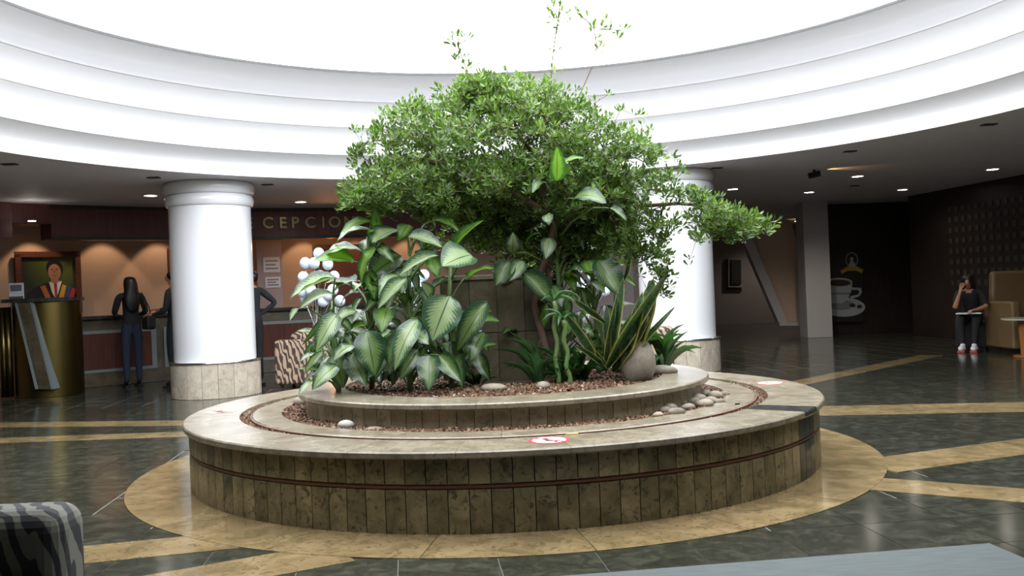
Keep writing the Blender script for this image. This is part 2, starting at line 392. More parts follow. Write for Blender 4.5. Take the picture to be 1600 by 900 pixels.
# ceiling with round opening
CZ = 2.85; R0 = 5.30
cb = MB(); N = 96; vs = []
for i in range(N):
    a = 2 * PI * i / N; sx, cy_ = math.sin(a), math.cos(a)
    t = min([(X1 - DX) / sx if sx > 1e-6 else 1e9, (X0 - DX) / sx if sx < -1e-6 else 1e9, (Y1 - DY) / cy_ if cy_ > 1e-6 else 1e9, (Y0 - DY) / cy_ if cy_ < -1e-6 else 1e9])
    vs += [(DX + R0 * sx, DY + R0 * cy_, CZ), (DX + t * sx, DY + t * cy_, CZ), (DX + (R0 + .02) * sx, DY + (R0 + .02) * cy_, CZ + .05), (DX + (t + .8) * sx, DY + (t + .8) * cy_, CZ + .05)]
fs = []
for i in range(N):
    a = 4 * i; b = 4 * ((i + 1) % N); fs += [(a, a + 1, b + 1, b), (a + 2, b + 2, b + 3, a + 3)]
ceiling = cb.add(vs, fs).build('ceiling', M['ceil']); tag(ceiling, 'low grey ceiling around the round skylight opening', kind='structure')

# stepped drum of the skylight: five scalloped bands
drum = bpy.data.objects.new('skylight_drum', None); C.objects.link(drum); drum.location = (DX, DY, CZ)
tag(drum, 'white circular skylight drum stepped in scalloped bands', kind='structure')
RZ = [(5.30, 2.85), (5.09, 3.147), (5.03, 3.506), (4.98, 3.848), (4.90, 4.21)]
for i, (r, z) in enumerate(RZ):
    if i < 4: rn, zn = RZ[i + 1]
    else: rn, zn = 4.93, 4.29
    H = zn - z
    dp = .17
    prof = [(r + .06, z + .004), (r, z), (r, z + .012)]
    for q in range(1, 15):
        tq = q / 15; prof.append((r + (rn - r) * tq + .15 * math.sin(PI * tq ** 1.3) ** .85, z + .012 + (H - .02) * tq))
    prof.append((rn + .002, zn - .004))
    if i == 4: prof = [(r + .05, z), (r, z), (r, z + .03), (r + .04, z + .04), (r + .65, z + .05)]
    o = MB().lathe(prof, DX, DY, 128).build('cove_band', M['white'], drum); smooth_by_angle(o, 38)
# outer jacket so no daylight leaks behind the bands
o = MB().lathe([(5.55, 2.86), (5.55, 4.27)], DX, DY, 64).build('drum_jacket', M['white'], drum)

# columns
def column(px_center, cx, cy, label):
    c = bpy.data.objects.new('column', None); C.objects.link(c); c.location = (cx, cy, 0)
    tag(c, label, 'column', None, 'structure')
    o = MB().lathe([(.53, .47), (.535, .5), (.535, 2.53)], cx, cy, 64).build('shaft', M['col_white'], c, True)
    def torus(z, h, R, r):
        pr = [(R + r * math.cos(q), z + h * math.sin(q)) for q in [(-PI / 2 + PI * k / 10) for k in range(11)]]
        return pr
    MB().lathe([(.53, 2.52)] + torus(2.605, .082, .535, .045), cx, cy, 64).build('capital_ring', M['col_white'], c, True)
    MB().lathe(torus(2.77, .083, .55, .045) + [(.5, 2.853)], cx, cy, 64).build('capital_ring', M['col_white'], c, True)
    MB().lathe([(.57, 0), (.57, .452), (.52, .452)], cx, cy, 48).build('base_core', M['grout'], c)
    for k in range(18):
        a = 2 * PI * k / 18
        o = MB().seg(.565, .585, a + .004, a + 2 * PI / 18 - .004, 0, .45, 5, cx, cy).build('base_panel', M['stone_col'], c)
    MB().lathe([(.53, .45), (.597, .45), (.60, .458), (.597, .472), (.53, .472)], cx, cy, 64).build('metal_trim', M['chrome'], c, True)
    return c
column(335, -4.05, 12.47, 'round white column on marble base, left of the planter')
column(1055, 2.37, 13.28, 'round white column on marble base, behind the right end of the planter')

# ------------------------------------------------------------------ reception (concentric with the planter)
def arc_struct(name, r0, r1, a0, a1, z0, z1, m, kind=None, parent=None, label=None, n=40):
    o = MB().seg(r0, r1, a0, a1, z0, z1, n).build(name, m, parent)
    if kind: tag(o, label, kind=kind)
    return o
TH = lambda x, R: math.atan2(at_R(x, 480, R).x - CX, at_R(x, 480, R).y - CY)
back = arc_struct('wall_reception', 11.3, 11.42, math.radians(-88), math.radians(2), 0, 2.85, M['tan'], 'structure', None, 'tan painted wall behind the reception counter')
RF = 9.9
fascia = bpy.data.objects.new('reception_fascia', None); C.objects.link(fascia); fascia.location = pol(TH(480, RF), RF, 2.3)
tag(fascia, 'curved maroon fascia with gold lettering hung over the counter', 'fascia')
aL, aR = TH(85, RF), math.radians(-2)
arc_struct('fascia_board', RF, RF + .5, aL, aR, 2.33, 2.85, M['fascia'], parent=fascia)
arc_struct('lower_moulding', RF - .02, RF + .02, aL, aR, 2.31, 2.36, M['wood_dark'], parent=fascia)
arc_struct('upper_moulding', RF - .02, RF + .02, aL, aR, 2.79, 2.85, M['wood_dark'], parent=fascia)
arc_struct('fascia_board', RF, RF + .5, TH(20, RF), aL, 2.55, 2.85, M['fascia'], parent=fascia, n=10)
arc_struct('fascia_board', RF - .1, RF + .5, math.radians(-80), TH(20, RF), 2.33, 2.85, M['fascia'], parent=fascia, n=16)
fo = {}
for ch, px in zip('RECEPCION', (370, 389, 418.5, 442, 461, 485, 505, 523, 546)):
    p = at_R(px, 349 - (px - 440) * .002, RF - .012); th = math.atan2(p.x - CX, p.y - CY)
    cu = bpy.data.curves.new('letter', 'FONT'); cu.body = ch; cu.size = .27; cu.extrude = .012; cu.align_x = 'CENTER'; cu.align_y = 'CENTER'; cu.offset = .004
    cu.materials.append(M['gold'])
    q = pol(th, RF - .015, 2.585)
    to = bpy.data.objects.new('tmp', cu); C.objects.link(to); dg = bpy.context.evaluated_depsgraph_get(); lm = bpy.data.meshes.new_from_object(to.evaluated_get(dg)); bpy.data.objects.remove(to)
    o = link('letter', lm, fascia, Matrix.Translation(q) @ Matrix.Rotation(-th, 4, 'Z') @ Matrix.Rotation(PI / 2, 4, 'X'))
# counter
RC = 9.85
ct = thing('reception_counter', 'long curved reception counter with red-brown framed panels', 'counter', pol(math.radians(-34), RC))
ca, cb_ = TH(112, RC) - .02, math.radians(-4)
arc_struct('plinth', RC, RC + .55, ca, cb_, 0, .22, M['stone_brown'], parent=ct)
arc_struct('counter_body', RC + .02, RC + .55, ca, cb_, .22, 1.06, M['stone_brown'], parent=ct)
arc_struct('counter_top', RC - .08, RC + .6, ca - .01, cb_, 1.06, 1.11, M['stone_dark'], parent=ct)
k = 0; a = TH(112, RC)
dw = (TH(250, RC) - TH(112, RC))
while a + dw < cb_:
    fr = arc_struct('panel_frame', RC - .012, RC + .02, a + .004, a + dw - .008, .22, .88, M['steelgrey'], parent=ct, n=6)
    arc_struct('panel', RC - .02, RC + .02, a + .012, a + dw - .016, .27, .83, M['wood_red'], parent=ct, n=6)
    a += dw
# dark opening behind the middle of the plants, plus grey wall to its right
flat_wall('wall_mid', at(880, 450, 16.4)[:2], at(990, 450, 15.4)[:2], 0, 2.85, .15, M['grey_wall'], 'mauve grey wall behind the planter foliage')
# notice board pillar
th0, th1 = TH(404, 10.6), TH(443, 10.6)
nb = thing('notice_panel', 'pale upright panel with two sheets behind the counter', 'notice board', pol((th0 + th1) / 2, 10.6))
MB().seg(10.6, 10.66, th0, th1, 0, 2.3, 4).build('panel_board', mat('pale_board', (.42, .33, .32), .7), nb)
for (ya, yb, xa, xb) in ((402, 425, 414, 440), (433, 449, 416, 440)):
    pa, pb = at_R(xa, ya, 10.59), at_R(xb, yb, 10.59)
    sh = MB().seg(10.585, 10.598, TH(xa, 10.59), TH(xb, 10.59), pb.z, pa.z, 2).build('sheet', M['paper'], nb)
    for r in range(3):
        z = pb.z + (pa.z - pb.z) * (.25 + .25 * r)
        MB().seg(10.58, 10.584, TH(xa + 3, 10.59), TH(xb - 3 - 4 * (r % 2), 10.59), z - .012, z + .012, 2).build('print_line', mat('print_grey', (.25, .25, .3), .8), sh)
# counter-back wall light and wide picture, right of the notices
th0, th1 = TH(492, 11.25), TH(572, 11.25)
pa, pb = at_R(492, 383, 11.25), at_R(572, 480, 11.25)
pc = thing('framed_picture', 'wide dark framed picture glowing orange on the reception wall', 'picture', pol((th0 + th1) / 2, 11.28, pb.z))
MB().seg(11.24, 11.30, th0, th1, pb.z, pa.z, 3).build('frame', M['wood_dark'], pc)
MB().seg(11.225, 11.245, th0 + .006, th1 - .006, pb.z + .08, pa.z - .08, 3).build('canvas', mat('dark_canvas', (.10, .03, .015), .6), pc)
th0 = TH(265, 11.25)
pc = thing('framed_picture', 'narrow red framed picture half hidden by the left column', 'picture', pol(th0, 11.28, 1.6))
MB().seg(11.24, 11.30, th0, th0 + .05, 1.75, 2.25, 3).build('frame', M['wood_red'], pc)
MB().seg(11.225, 11.245, th0 + .006, th0 + .044, 1.8, 2.2, 3).build('canvas', mat('canvas_ochre', (.3, .16, .06), .6), pc)

# portrait on the wall at left
RP = 11.22
def local_frame(px, py, R):
    p = at_R(px, py, R); th = math.atan2(p.x - CX, p.y - CY)
    return Matrix.Translation(p) @ Matrix.Rotation(-th, 4, 'Z') @ Matrix.Rotation(PI / 2, 4, 'X'), p
mw, pp = local_frame(76, 438, RP)
pr = thing('framed_portrait', 'framed portrait of a dark-suited man with tricolour sash', 'picture', pp)
def flat(name, pts, z, m, par=None, th=.006):
    b = MB().prism([(x, y, z) for x, y in pts], (0, 0, th)); me = b.mesh(name, m)
    return link(name, me, par or pr, mw)
def ell(cx, cy, rx, ry, n=20): return [(cx + rx * math.cos(2 * PI * i / n), cy + ry * math.sin(2 * PI * i / n)) for i in range(n)]
W, H = .46, .47
b = MB()
for x, y, hx, hy in ((-W, -.04, .045, H - .0), (W, -.04, .045, H), (0, H - .04, W + .045, .045), (0, -H - .04, W + .045, .045)): b.box((x, y, .015), (hx, hy, .025))
link('frame', b.mesh('frame', M['wood_red']), pr, mw)
cm = mat('portrait_ground', (.05, .07, .01), .5); tt = NT(cm); tc = tt.n('ShaderNodeTexCoord'); gr = tt.n('ShaderNodeTexGradient'); gr.gradient_type = 'SPHERICAL'
mp = tt.n('ShaderNodeMapping'); mp.inputs['Location'].default_value = (-.25, -.4, 0); mp.inputs['Scale'].default_value = (2.0, 2.0, 2); tt.l(tc, 'Object', mp, 0); tt.l(mp, 0, gr, 0)
rr = tt.ramp(gr, 0, [(0, (.008, .012, .004)), (.8, (.09, .12, .012))]); tt.l(rr, 0, tt.b, 'Base Color')
flat('canvas', [(-W, -H - .04), (W, -H - .04), (W, H - .04), (-W, H - .04)], 0, cm)
flat('painted_suit', [(-.36, -.54), (-.34, -.2), (-.2, -.1), (-.02, -.04), (.14, -.04), (.3, -.12), (.42, -.25), (.44, -.54)], .006, M['cloth_dark'])
flat('painted_shirt', [(.0, -.03), (.08, -.02), (.2, -.02), (.10, -.33), (.04, -.2)], .012, M['paper'])
flat('painted_tie', [(.075, -.05), (.12, -.05), (.12, -.28), (.10, -.33), (.085, -.28)], .017, mat('tie_red', (.35, .03, .03), .6))
flat('painted_neck', [(.03, .06), (.15, .06), (.15, -.03), (.09, -.06), (.03, -.03)], .014, M['skin'])
flat('painted_hair', ell(.09, .205, .125, .15), .012, M['hair'])
flat('painted_face', ell(.09, .13, .10, .14), .016, M['skin'])
flat('painted_nose', [(.075, .17), (.10, .17), (.11, .115), (.07, .115)], .02, mat('skin_shadow', (.36, .16, .09), .6), th=.004)
for x in (.05, .125): flat('painted_eye', ell(x, .18, .018, .009, 8), .02, M['eye'], th=.003)
flat('painted_mouth', ell(.09, .075, .03, .008, 8), .02, mat('lip', (.3, .07, .05), .6), th=.003)
for i, c in enumerate(((.6, .36, .02), (.03, .06, .25), (.45, .02, .02))):
    x = .10 + i * .075
    flat('painted_sash', [(x - .03, -.54), (x + .05, -.54), (x + .17, -.1 - i * .03), (x + .105, -.07 - i * .03)], .014 + .001 * i, mat('sash_%d' % i, c, .6))
flat('painted_sash', [(.03, -.54), (.11, -.54), (-.06, -.08), (-.14, -.1)], .013, mat('sash_ochre', (.45, .15, .03), .6))

# lectern-like brass reception end with slanted fin
lc = at_R(62, 600, 9.3); lc.z = 0
lt = thing('brass_desk_end', 'brass clad curved desk end with slanted stone fin', 'desk', lc)
MB().lathe([(.0, .0), (.46, 0), (.46, 1.36), (0, 1.36)], lc.x + .1, lc.y + .1, 32).build('brass_drum', M['brass'], lt); smooth_by_angle(bpy.context.scene.collection.objects[-1], 40)
MB().lathe([(.0, 1.36), (.55, 1.36), (.55, 1.41), (0, 1.41)], lc.x + .05, lc.y + .1, 32).build('desk_top', M['stone_dark'], lt)
Yf = lc.y - .42
def fpt(x, y): return at(x, y, Yf)
MB().prism([fpt(26, 470), fpt(46, 470), fpt(80, 608), fpt(60, 608)], (0, .35, 0)).build('stone_fin', M['stone_brown'], lt)
MB().prism([fpt(22, 470), fpt(26, 470), fpt(60, 608), fpt(55, 608)], (0, .30, 0)).build('fin_edge', M['steelgrey'], lt)
MB().prism([fpt(46, 470), fpt(49, 470), fpt(84, 608), fpt(80, 608)], (0, .30, 0)).build('fin_edge', M['steelgrey'], lt)
for px in (6, 14):
    p = at(px, 560, Yf + .2); MB().tube([(p.x, p.y, .02), (p.x, p.y, 1.3)], .05, 12).build('brass_post', M['brass'], lt, True)
p = at(26, 464, lc.y - .1)
cd = thing('desk_card', 'small white printed card standing on the brass desk end', 'sign', (p.x, p.y, 1.412))
MB().box((p.x, p.y, 1.412 + .115), (.105, .006, .115)).build('card', M['paper'], cd)
MB().box((p.x, p.y - .009, 1.412 + .16), (.08, .003, .045)).build('card_picture', mat('card_pic', (.16, .17, .2), .6), cd)
MB().box((p.x, p.y - .009, 1.412 + .02), (.1, .003, .018)).build('card_caption', mat('card_dark', (.1, .09, .09), .6), cd)

# warm wall washers of the reception
for px in (60, 170, 255, 330, 480, 560, 640):
    p = at_R(px, 400, 10.85)
    light('SPOT', (p.x, p.y, 2.8), 24, (1, .66, .40), 'wall_washer', .04, (p.x * 1.03 - .0, p.y + .30, 0), spot_size=math.radians(74), spot_blend=.25)
light('POINT', at(517, 385, 16.6), 7, (1, .42, .12), 'picture_lamp', .05)

# ------------------------------------------------------------------ right side
flat_wall('wall_wood', (6.75, 20.2), (9.0, 20.2), 0, 2.85, .15, M['wood_dark'], 'dark wood wall carrying the coffee poster')
wr = flat_wall('wall_right', (9.678, 8.0), (8.2, 18.9), 0, 2.85, -.12, M['wood_dark'], 'very dark wall with a grid of small square tiles')
wa, wb = Vector((9.0, 13.0, 0)), Vector((8.2, 18.9, 0)); wd_ = (wb - wa).normalized(); wn = Vector((-wd_.y, wd_.x, 0))
sq = MB().box((0, 0, 0), (.006, .05, .05)).mesh('square_tile', mat('square_tile', (.05, .042, .035), .4))
angw = math.atan2(wd_.y, wd_.x) - PI / 2
for i in range(22):
    for j in range(8):
        q = wa + wd_ * (.35 + i * .2) + wn * .006 + Vector((0, 0, 1.05 + j * .2))
        link('square_tile', sq, wr, Matrix.Translation(q) @ Matrix.Rotation(angw, 4, 'Z'))
def vbar(name, xa, xb, ya, yb, Y, d, m, label=None, kind='structure', parent=None):
    p = [at(xa, yb, Y), at(xb, yb, Y), at(xb, ya, Y), at(xa, ya, Y)]
    o = MB().prism(p, (0, d, 0)).build(name, m, parent)
    if parent is None: tag(o, label, None, None, kind)
    return o
pA, pB = at(1258, 420, 19.3), at(1297, 420, 19.3)
flat_wall('wall_pillar', (pA.x, 19.3), (pB.x, 19.3), 0, 2.85, .5, M['pillar'], 'grey white square pillar beside the coffee poster')
hA = at(1120, 330, 20.4)
flat_wall('trim_1', (hA.x, 20.4), (pB.x, 20.4), 2.6, 2.85, .3, M['pillar'], 'pale header beam over the passage')
# slanted stair wall
Ys = 20.6
pts = [(1168, 372), (1180, 330), (1236, 345), (1250, 395), (1262, 420), (1262, 509), (1230, 509)]
o = MB().prism([at(x, y, Ys) for x, y in pts], (0, .6, 0)).build('wall_stair', M['beige']); tag(o, 'beige wall with slanted edges under a stair in the passage', kind='structure')
o = MB().prism([at(x, y, Ys - .25) for x, y in ((1160, 372), (1173, 366), (1233, 509), (1219, 509))], (0, .25, 0)).build('trim_2', M['pillar']); tag(o, 'pale slanted stringer of the stair', kind='structure')
o = MB().prism([at(x, y, Ys - .3) for x, y in ((1218, 503), (1262, 503), (1262, 509), (1218, 509))], (0, .3, 0)).build('baseboard_stair', M['pillar']); tag(o, kind='structure')
nf = thing('wall_niche', 'dark narrow framed panel on the far passage wall', 'picture', at(1150, 445, 26.8))
vbar('niche_frame', 1138, 1164, 402, 449, 26.85, .06, M['grey_wall'], parent=nf)
vbar('niche_panel', 1143, 1158, 406, 444, 26.8, .06, M['black'], parent=nf)
# coffee poster on the wood wall
Yp = 20.10
po = thing('coffee_poster', 'tall dark poster of a white coffee cup by the pillar', 'poster', at(1318, 500, Yp))
pm = (at(1290, 390, Yp), at(1348, 503, Yp))
vbar('poster_board', 1290, 1349, 391, 503, Yp, .08, M['black'], parent=po)
def pflat(name, pts, m, dy):
    MB().prism([at(x, y, Yp - dy) for x, y in pts], (0, .004, 0)).build(name, m, po)
cupm = mat('printed_cup', (.30, .33, .34), .6); cupd = mat('printed_coffee', (.03, .015, .01), .5); cups = mat('printed_shade', (.16, .18, .19), .6)
def pel(cx, cy, rx, ry, n=28, a0=0, a1=2 * PI): return [(cx + rx * math.cos(a0 + (a1 - a0) * i / n), cy - ry * math.sin(a0 + (a1 - a0) * i / n)) for i in range(n if a1 - a0 > 6.2 else n + 1)]
def clipx(pts, x0=1291.5): return [(max(x0, x), y) for x, y in pts]
pflat('printed_saucer', clipx(pel(1318, 480, 34, 15)), cupm, .01)
pflat('printed_saucer_well', clipx(pel(1312, 476, 22, 8)), cups, .016)
pflat('printed_bean', pel(1332, 477, 5, 3, 10), cupd, .02); pflat('printed_bean', pel(1343, 479, 4, 3, 10), cupd, .02)
pflat('printed_cup', clipx([(1291, 440), (1332, 440), (1330, 456), (1324, 468), (1316, 474), (1300, 474), (1291, 468)]), cupm, .022)
pflat('printed_rim', clipx(pel(1311, 441, 21, 7)), cupm, .028)
pflat('printed_coffee', clipx(pel(1311, 442, 18, 5)), cupd, .034)
pflat('printed_cup_band', clipx([(1291, 457), (1329, 457), (1328, 460), (1291, 460)]), cups, .028)
hd = [(1331, 449), (1345, 450), (1347, 456), (1343, 463), (1330, 467)]; hi = [(1328, 463), (1341, 460), (1343, 455), (1340, 453), (1331, 453)]
pflat('printed_handle', hd + hi, cupm, .026)
pflat('printed_emblem', pel(1331, 406, 10, 12), cups, .012); pflat('printed_emblem_core', pel(1331, 406, 8, 10), M['black'], .017)
pflat('printed_figure', [(1325, 421), (1327, 411), (1329, 408), (1328, 404), (1331, 401), (1334, 404), (1333, 408), (1336, 411), (1338, 421)], cupm, .022)
pflat('printed_ribbon', [(1313, 423), (1325, 416), (1338, 416), (1349, 421), (1347, 427), (1338, 423), (1325, 423), (1315, 428)], mat('printed_gold', (.40, .22, .03), .6), .024)

# tan armchair, table and low things at the far right
pc_ = at(1597, 540, 14.4)
ac = thing('tan_armchair', 'high-backed tan armchair behind the small table', 'armchair', (pc_.x, 14.2, 0))
cx_ = pc_.x
MB().box((cx_ + .05, 14.15, .25), (.42, .40, .17)).build('seat', M['tan_chair'], ac, bevel=.05, seg=3)
MB().prism([(cx_ - .40, 14.55, .1), (cx_ + .5, 14.55, .1), (cx_ + .46, 14.62, 1.24), (cx_ - .30, 14.62, 1.24)], (0, .14, 0)).build('backrest', M['tan_chair'], ac, bevel=.05, seg=3)
for sx in (-1, 1): MB().box((cx_ + .05 + sx * .45, 14.2, .42), (.07, .42, .36)).build('armrest', M['tan_chair'], ac, bevel=.04, seg=3)
for sx in (-.3, .35):
    for sy in (-.32, .3): MB().tube([(cx_ + sx, 14.2 + sy, 0), (cx_ + sx, 14.2 + sy, .1)], .025, 8).build('leg', M['wood_dark'], ac)
tp = at(1600, 497, 13.2)
tb = thing('side_table', 'small pale-topped side table on an orange wood leg', 'table', (tp.x + .05, 13.2, 0))
MB().lathe([(0, tp.z - .02), (.34, tp.z - .02), (.35, tp.z), (0, tp.z)], tp.x + .05, 13.2, 32).build('table_top', M['glass_edge'], tb)
MB().lathe([(.10, 0.02), (.13, tp.z - .02)], tp.x + .05, 13.2, 20).build('leg', M['wood_orange'], tb, True)
MB().lathe([(0, 0), (.2, 0), (.2, .02), (0, .02)], tp.x + .05, 13.2, 20).build('foot', M['wood_orange'], tb)

# ------------------------------------------------------------------ ceiling fittings
def downlight(px, py, label, warm=False, r=.09, far=None, power=None):
    p = onz(px, py, CZ); o = thing('downlight', label, 'ceiling light', (p.x, p.y, CZ), 'recessed ceiling lights')
    light('SPOT', (p.x, p.y, CZ - .03), 60 if 1140 < px < 1270 else (6 if px > 1500 else 14), (1, .90, .76), 'downlight_beam', .05, (p.x, p.y, 0), spot_size=math.radians(150), spot_blend=.6)
    MB().lathe([(r, CZ - .012), (r + .025, CZ - .012), (r + .028, CZ), (r, CZ)], p.x, p.y, 24).build('trim_ring', M['white'], o)
    MB().lathe([(0, CZ - .006), (r, CZ - .006)], p.x, p.y, 24).build('lens', M['lamp_warm'] if warm else M['lamp'], o)
for px, py, lb in ((235, 305, 'round recessed light left of the left column'), (470, 315, 'round recessed light right of the left column'),
                   (1145, 295, 'recessed light just right of the right column'), (1264, 300, 'recessed light above the passage beside the pillar'),
                   (1340, 275, 'recessed light nearest the amber ceiling glow'), (1410, 296, 'recessed light over the dark wood wall'),
                   (1551, 264, 'recessed light at the dark tiled wall'), (1246, 345, 'distant recessed light seen past the pillar')):
    downlight(px, py, lb)
p = onz(50, 346, 2.54)
o = thing('downlight', 'small recessed light under the notch of the fascia', 'ceiling light', (p.x, p.y, 2.545), 'recessed ceiling lights')
MB().lathe([(0, 2.54), (.05, 2.54), (.05, 2.55)], p.x, p.y, 16).build('lens', M['lamp'], o)
for px, py, lb, z in ((1247, 350, 'small orange lamp deep in the passage', 2.6), (1250, 382, 'tiny lamp low in the passage', 2.0)):
    p = at(px, py, 24.5); o = MB().ball(p, .06, 10, 6).build('hanging_lamp', M['lamp_warm'], origin=tuple(p)); tag(o, lb, 'lamp')
    MB().tube([p + Vector((0, 0, .06)), (p.x, p.y, CZ)], .006, 5).build('cord', M['black'], o)
for px, py, lb in ((15, 256, 'small dark ceiling vent at the far left'), (240, 277, 'small dark ceiling vent left of the left column'), (418, 288, 'small dark ceiling vent right of the left column'), (1328, 236, 'small dark ceiling vent at the drum on the right'), (1545, 194, 'small dark ceiling vent nearest the drum edge at right'), (1120, 262, 'small dark vent at the right column head'), (1335, 290, 'small dark vent between the right ceiling lights')):
    p = onz(px, py, CZ); o = MB().box((p.x, p.y, CZ - .006), (.075, .05, .006)).build('ceiling_vent', M['vent'], origin=(p.x, p.y, CZ)); tag(o, lb, 'vent')
# tilted warm spotlight that grazes the ceiling
p = onz(1272, 265, CZ)
o = thing('spotlight', 'dark tilted ceiling spotlight throwing an amber glow', 'ceiling light', (p.x, p.y, CZ))
MB().tube([(p.x, p.y, CZ), (p.x, p.y, CZ - .07)], .02, 8).build('bracket', M['black'], o)
MB().tube([(p.x - .08, p.y, CZ - .09), (p.x + .08, p.y, CZ - .06)], .045, 12).build('lamp_head', M['black'], o)
light('SPOT', (p.x + .12, p.y, CZ - .07), 8, (1, .55, .18), 'amber_spot', .02, (p.x + 1.6, p.y, CZ + .15), spot_size=math.radians(70), spot_blend=.8)

# ================================================================== PLANTER
pl = thing('stone_planter', 'large round granite bench ring with raised planter in its middle', 'planter', (CX, CY, 0))
NP = 126; da = 2 * PI / NP
MB().lathe([(2.25, 0), (2.25, .40), (1.90, .40), (1.90, .30)], CX, CY, 128).build('bench_core', M['grout'], pl)
lo = MB().seg(2.245, 2.272, -da / 2 + .0012, da / 2 - .0012, 0, .232, 2, 0, 0).mesh('wall_panel', M['stone'])
lod = lo.copy(); lod.materials[0] = M['stone_dark']
up = MB().seg(2.245, 2.272, -da / 2 + .0012, da / 2 - .0012, .262, .398, 2, 0, 0).mesh('wall_panel', M['stone'])
upd = up.copy(); upd.materials[0] = M['stone_dark']
pd = onz(1262, 748, 0); dark_th = math.atan2(pd.x - CX, pd.y - CY)
for k in range(NP):
    a = k * da; dk = abs(((a - dark_th + PI) % (2 * PI)) - PI) < da * 1.6
    mwk = Matrix.Translation((CX, CY, 0)) @ Matrix.Rotation(-a, 4, 'Z')
    for me in ((lod, upd) if dk else (lo, up)):
        o = link('wall_panel', me, pl, mwk)
        if dk: o['label'] = 'dark granite accent panel'
MB().lathe([(2.24, .234), (2.266, .236), (2.268, .247), (2.266, .258), (2.24, .26)], CX, CY, 128).build('inlay_band', M['rubber_red'], pl, True)
NS = 24; ds = 2 * PI / NS
def slab_prof(r0, r1, z0, z1, a0, a1, n, m, name, label=None):
    e = .008; pr = [(r0, z0), (r1 - e, z0), (r1, z0 + e), (r1, z1 - e), (r1 - e, z1), (r0, z1), (r0, z0)]
    b = MB().lathe(pr, CX, CY, n, 0, a0, a1); k = len(pr); b.f.append(tuple(range(k - 1))); b.f.append(tuple(n * k + j for j in range(k - 2, -1, -1))); b.m += [0, 0]
    o = b.build(name, m, pl)
    if label: o['label'] = label
    return o
hw = .055
start = dark_th + hw
slab_prof(1.935, 2.31, .397, .437, dark_th - hw + .0006, dark_th + hw - .0006, 3, M['stone_dark'], 'bench_slab', 'dark granite accent strip')
for k in range(NS):
    span = (2 * PI - 2 * hw) / NS
    slab_prof(1.935, 2.31, .397, .437, start + k * span + .0004, start + (k + 1) * span - .0004, 6, M['stone_top'], 'bench_slab')
MB().lathe([(1.91, .2), (1.91, .39)], CX, CY, 96).build('groove_wall', M['grout'], pl)
# soil filled groove, inner kerb
MB().lathe([(1.63, .405), (1.95, .405)], CX, CY, 96).build('groove_bed', M['soil'], pl)
for k in range(18):
    s_ = 2 * PI / 18; slab_prof(1.645, 1.852, .40, .437, k * s_ + .0006, (k + 1) * s_ - .0006, 8, M['stone_top'], 'kerb_slab')
MB().lathe([(1.853, .40), (1.860, .40), (1.860, .431), (1.853, .431)], CX, CY, 96).build('kerb_liner', M['rubber_red'], pl)
# raised planter ring
MB().lathe([(1.462, .3), (1.462, .56), (1.30, .56)], CX, CY, 96).build('planter_core', M['grout'], pl)
NQ = 84; dq = 2 * PI / NQ
iw = MB().seg(1.455, 1.475, -dq / 2 + .0014, dq / 2 - .0014, .40, .545, 2, 0, 0).mesh('inner_wall_panel', M['stone_inner'])
for k in range(NQ): link('inner_wall_panel', iw, pl, Matrix.Translation((CX, CY, 0)) @ Matrix.Rotation(-k * dq, 4, 'Z'))
for k in range(16):
    s_ = 2 * PI / 16; slab_prof(1.19, 1.53, .545, .585, .1 + k * s_ + .0006, .1 + (k + 1) * s_ - .0006, 9, M['stone_top'], 'planter_coping_slab')
MB().lathe([(0, .555), (1.3, .55)], CX, CY, 64).build('soil_bed', M['soil'], pl)
MB().lathe([(1.45, .418), (1.66, .414)], CX, CY, 96).build('gravel_bed', M['soil'], pl)

# bark chips and gravel (uncountable)
def chips(name, regions, label, cat, loc):
    b = MB()
    for n, r0, r1, z, s0, s1 in regions:
        for _ in range(n):
            th = U(0, 2 * PI); th = PI + (th - PI) * .62 if rnd() < .7 else th
            r = math.sqrt(U(r0 * r0, r1 * r1)); c = pol(th, r, z + U(0, .012)); s = U(s0, s1)
            q = Quaternion((U(-1, 1), U(-1, 1), U(-1, 1), U(-1, 1))).normalized().to_matrix().to_4x4()
            vs = [Vector((x * s * U(.7, 1.2), y * s * .6, zz * s * .35)) for x in (-1, 1) for y in (-1, 1) for zz in (-1, 1)]
            vs = [(q @ v) + c for v in vs]
            b.add(vs, [(0, 1, 3, 2), (4, 6, 7, 5), (0, 4, 5, 1), (2, 3, 7, 6), (0, 2, 6, 4), (1, 5, 7, 3)])
    o = b.build(name, M['chips'], origin=loc); return tag(o, label, cat, None, 'stuff')
chips('bark_mulch', [(5200, 0.3, 1.275, .557, .008, .018)], 'reddish bark chips spread over the raised planter soil', 'mulch', (CX, CY, .555))
chips('gravel', [(4200, 1.48, 1.64, .42, .006, .015)], 'brown gravel between raised wall and kerb', 'gravel', (CX, CY, .415))
chips('groove_gravel', [(2600, 1.865, 1.93, .407, .005, .010)], 'reddish gravel filling the narrow groove of the bench top', 'gravel', (CX, CY, .405))

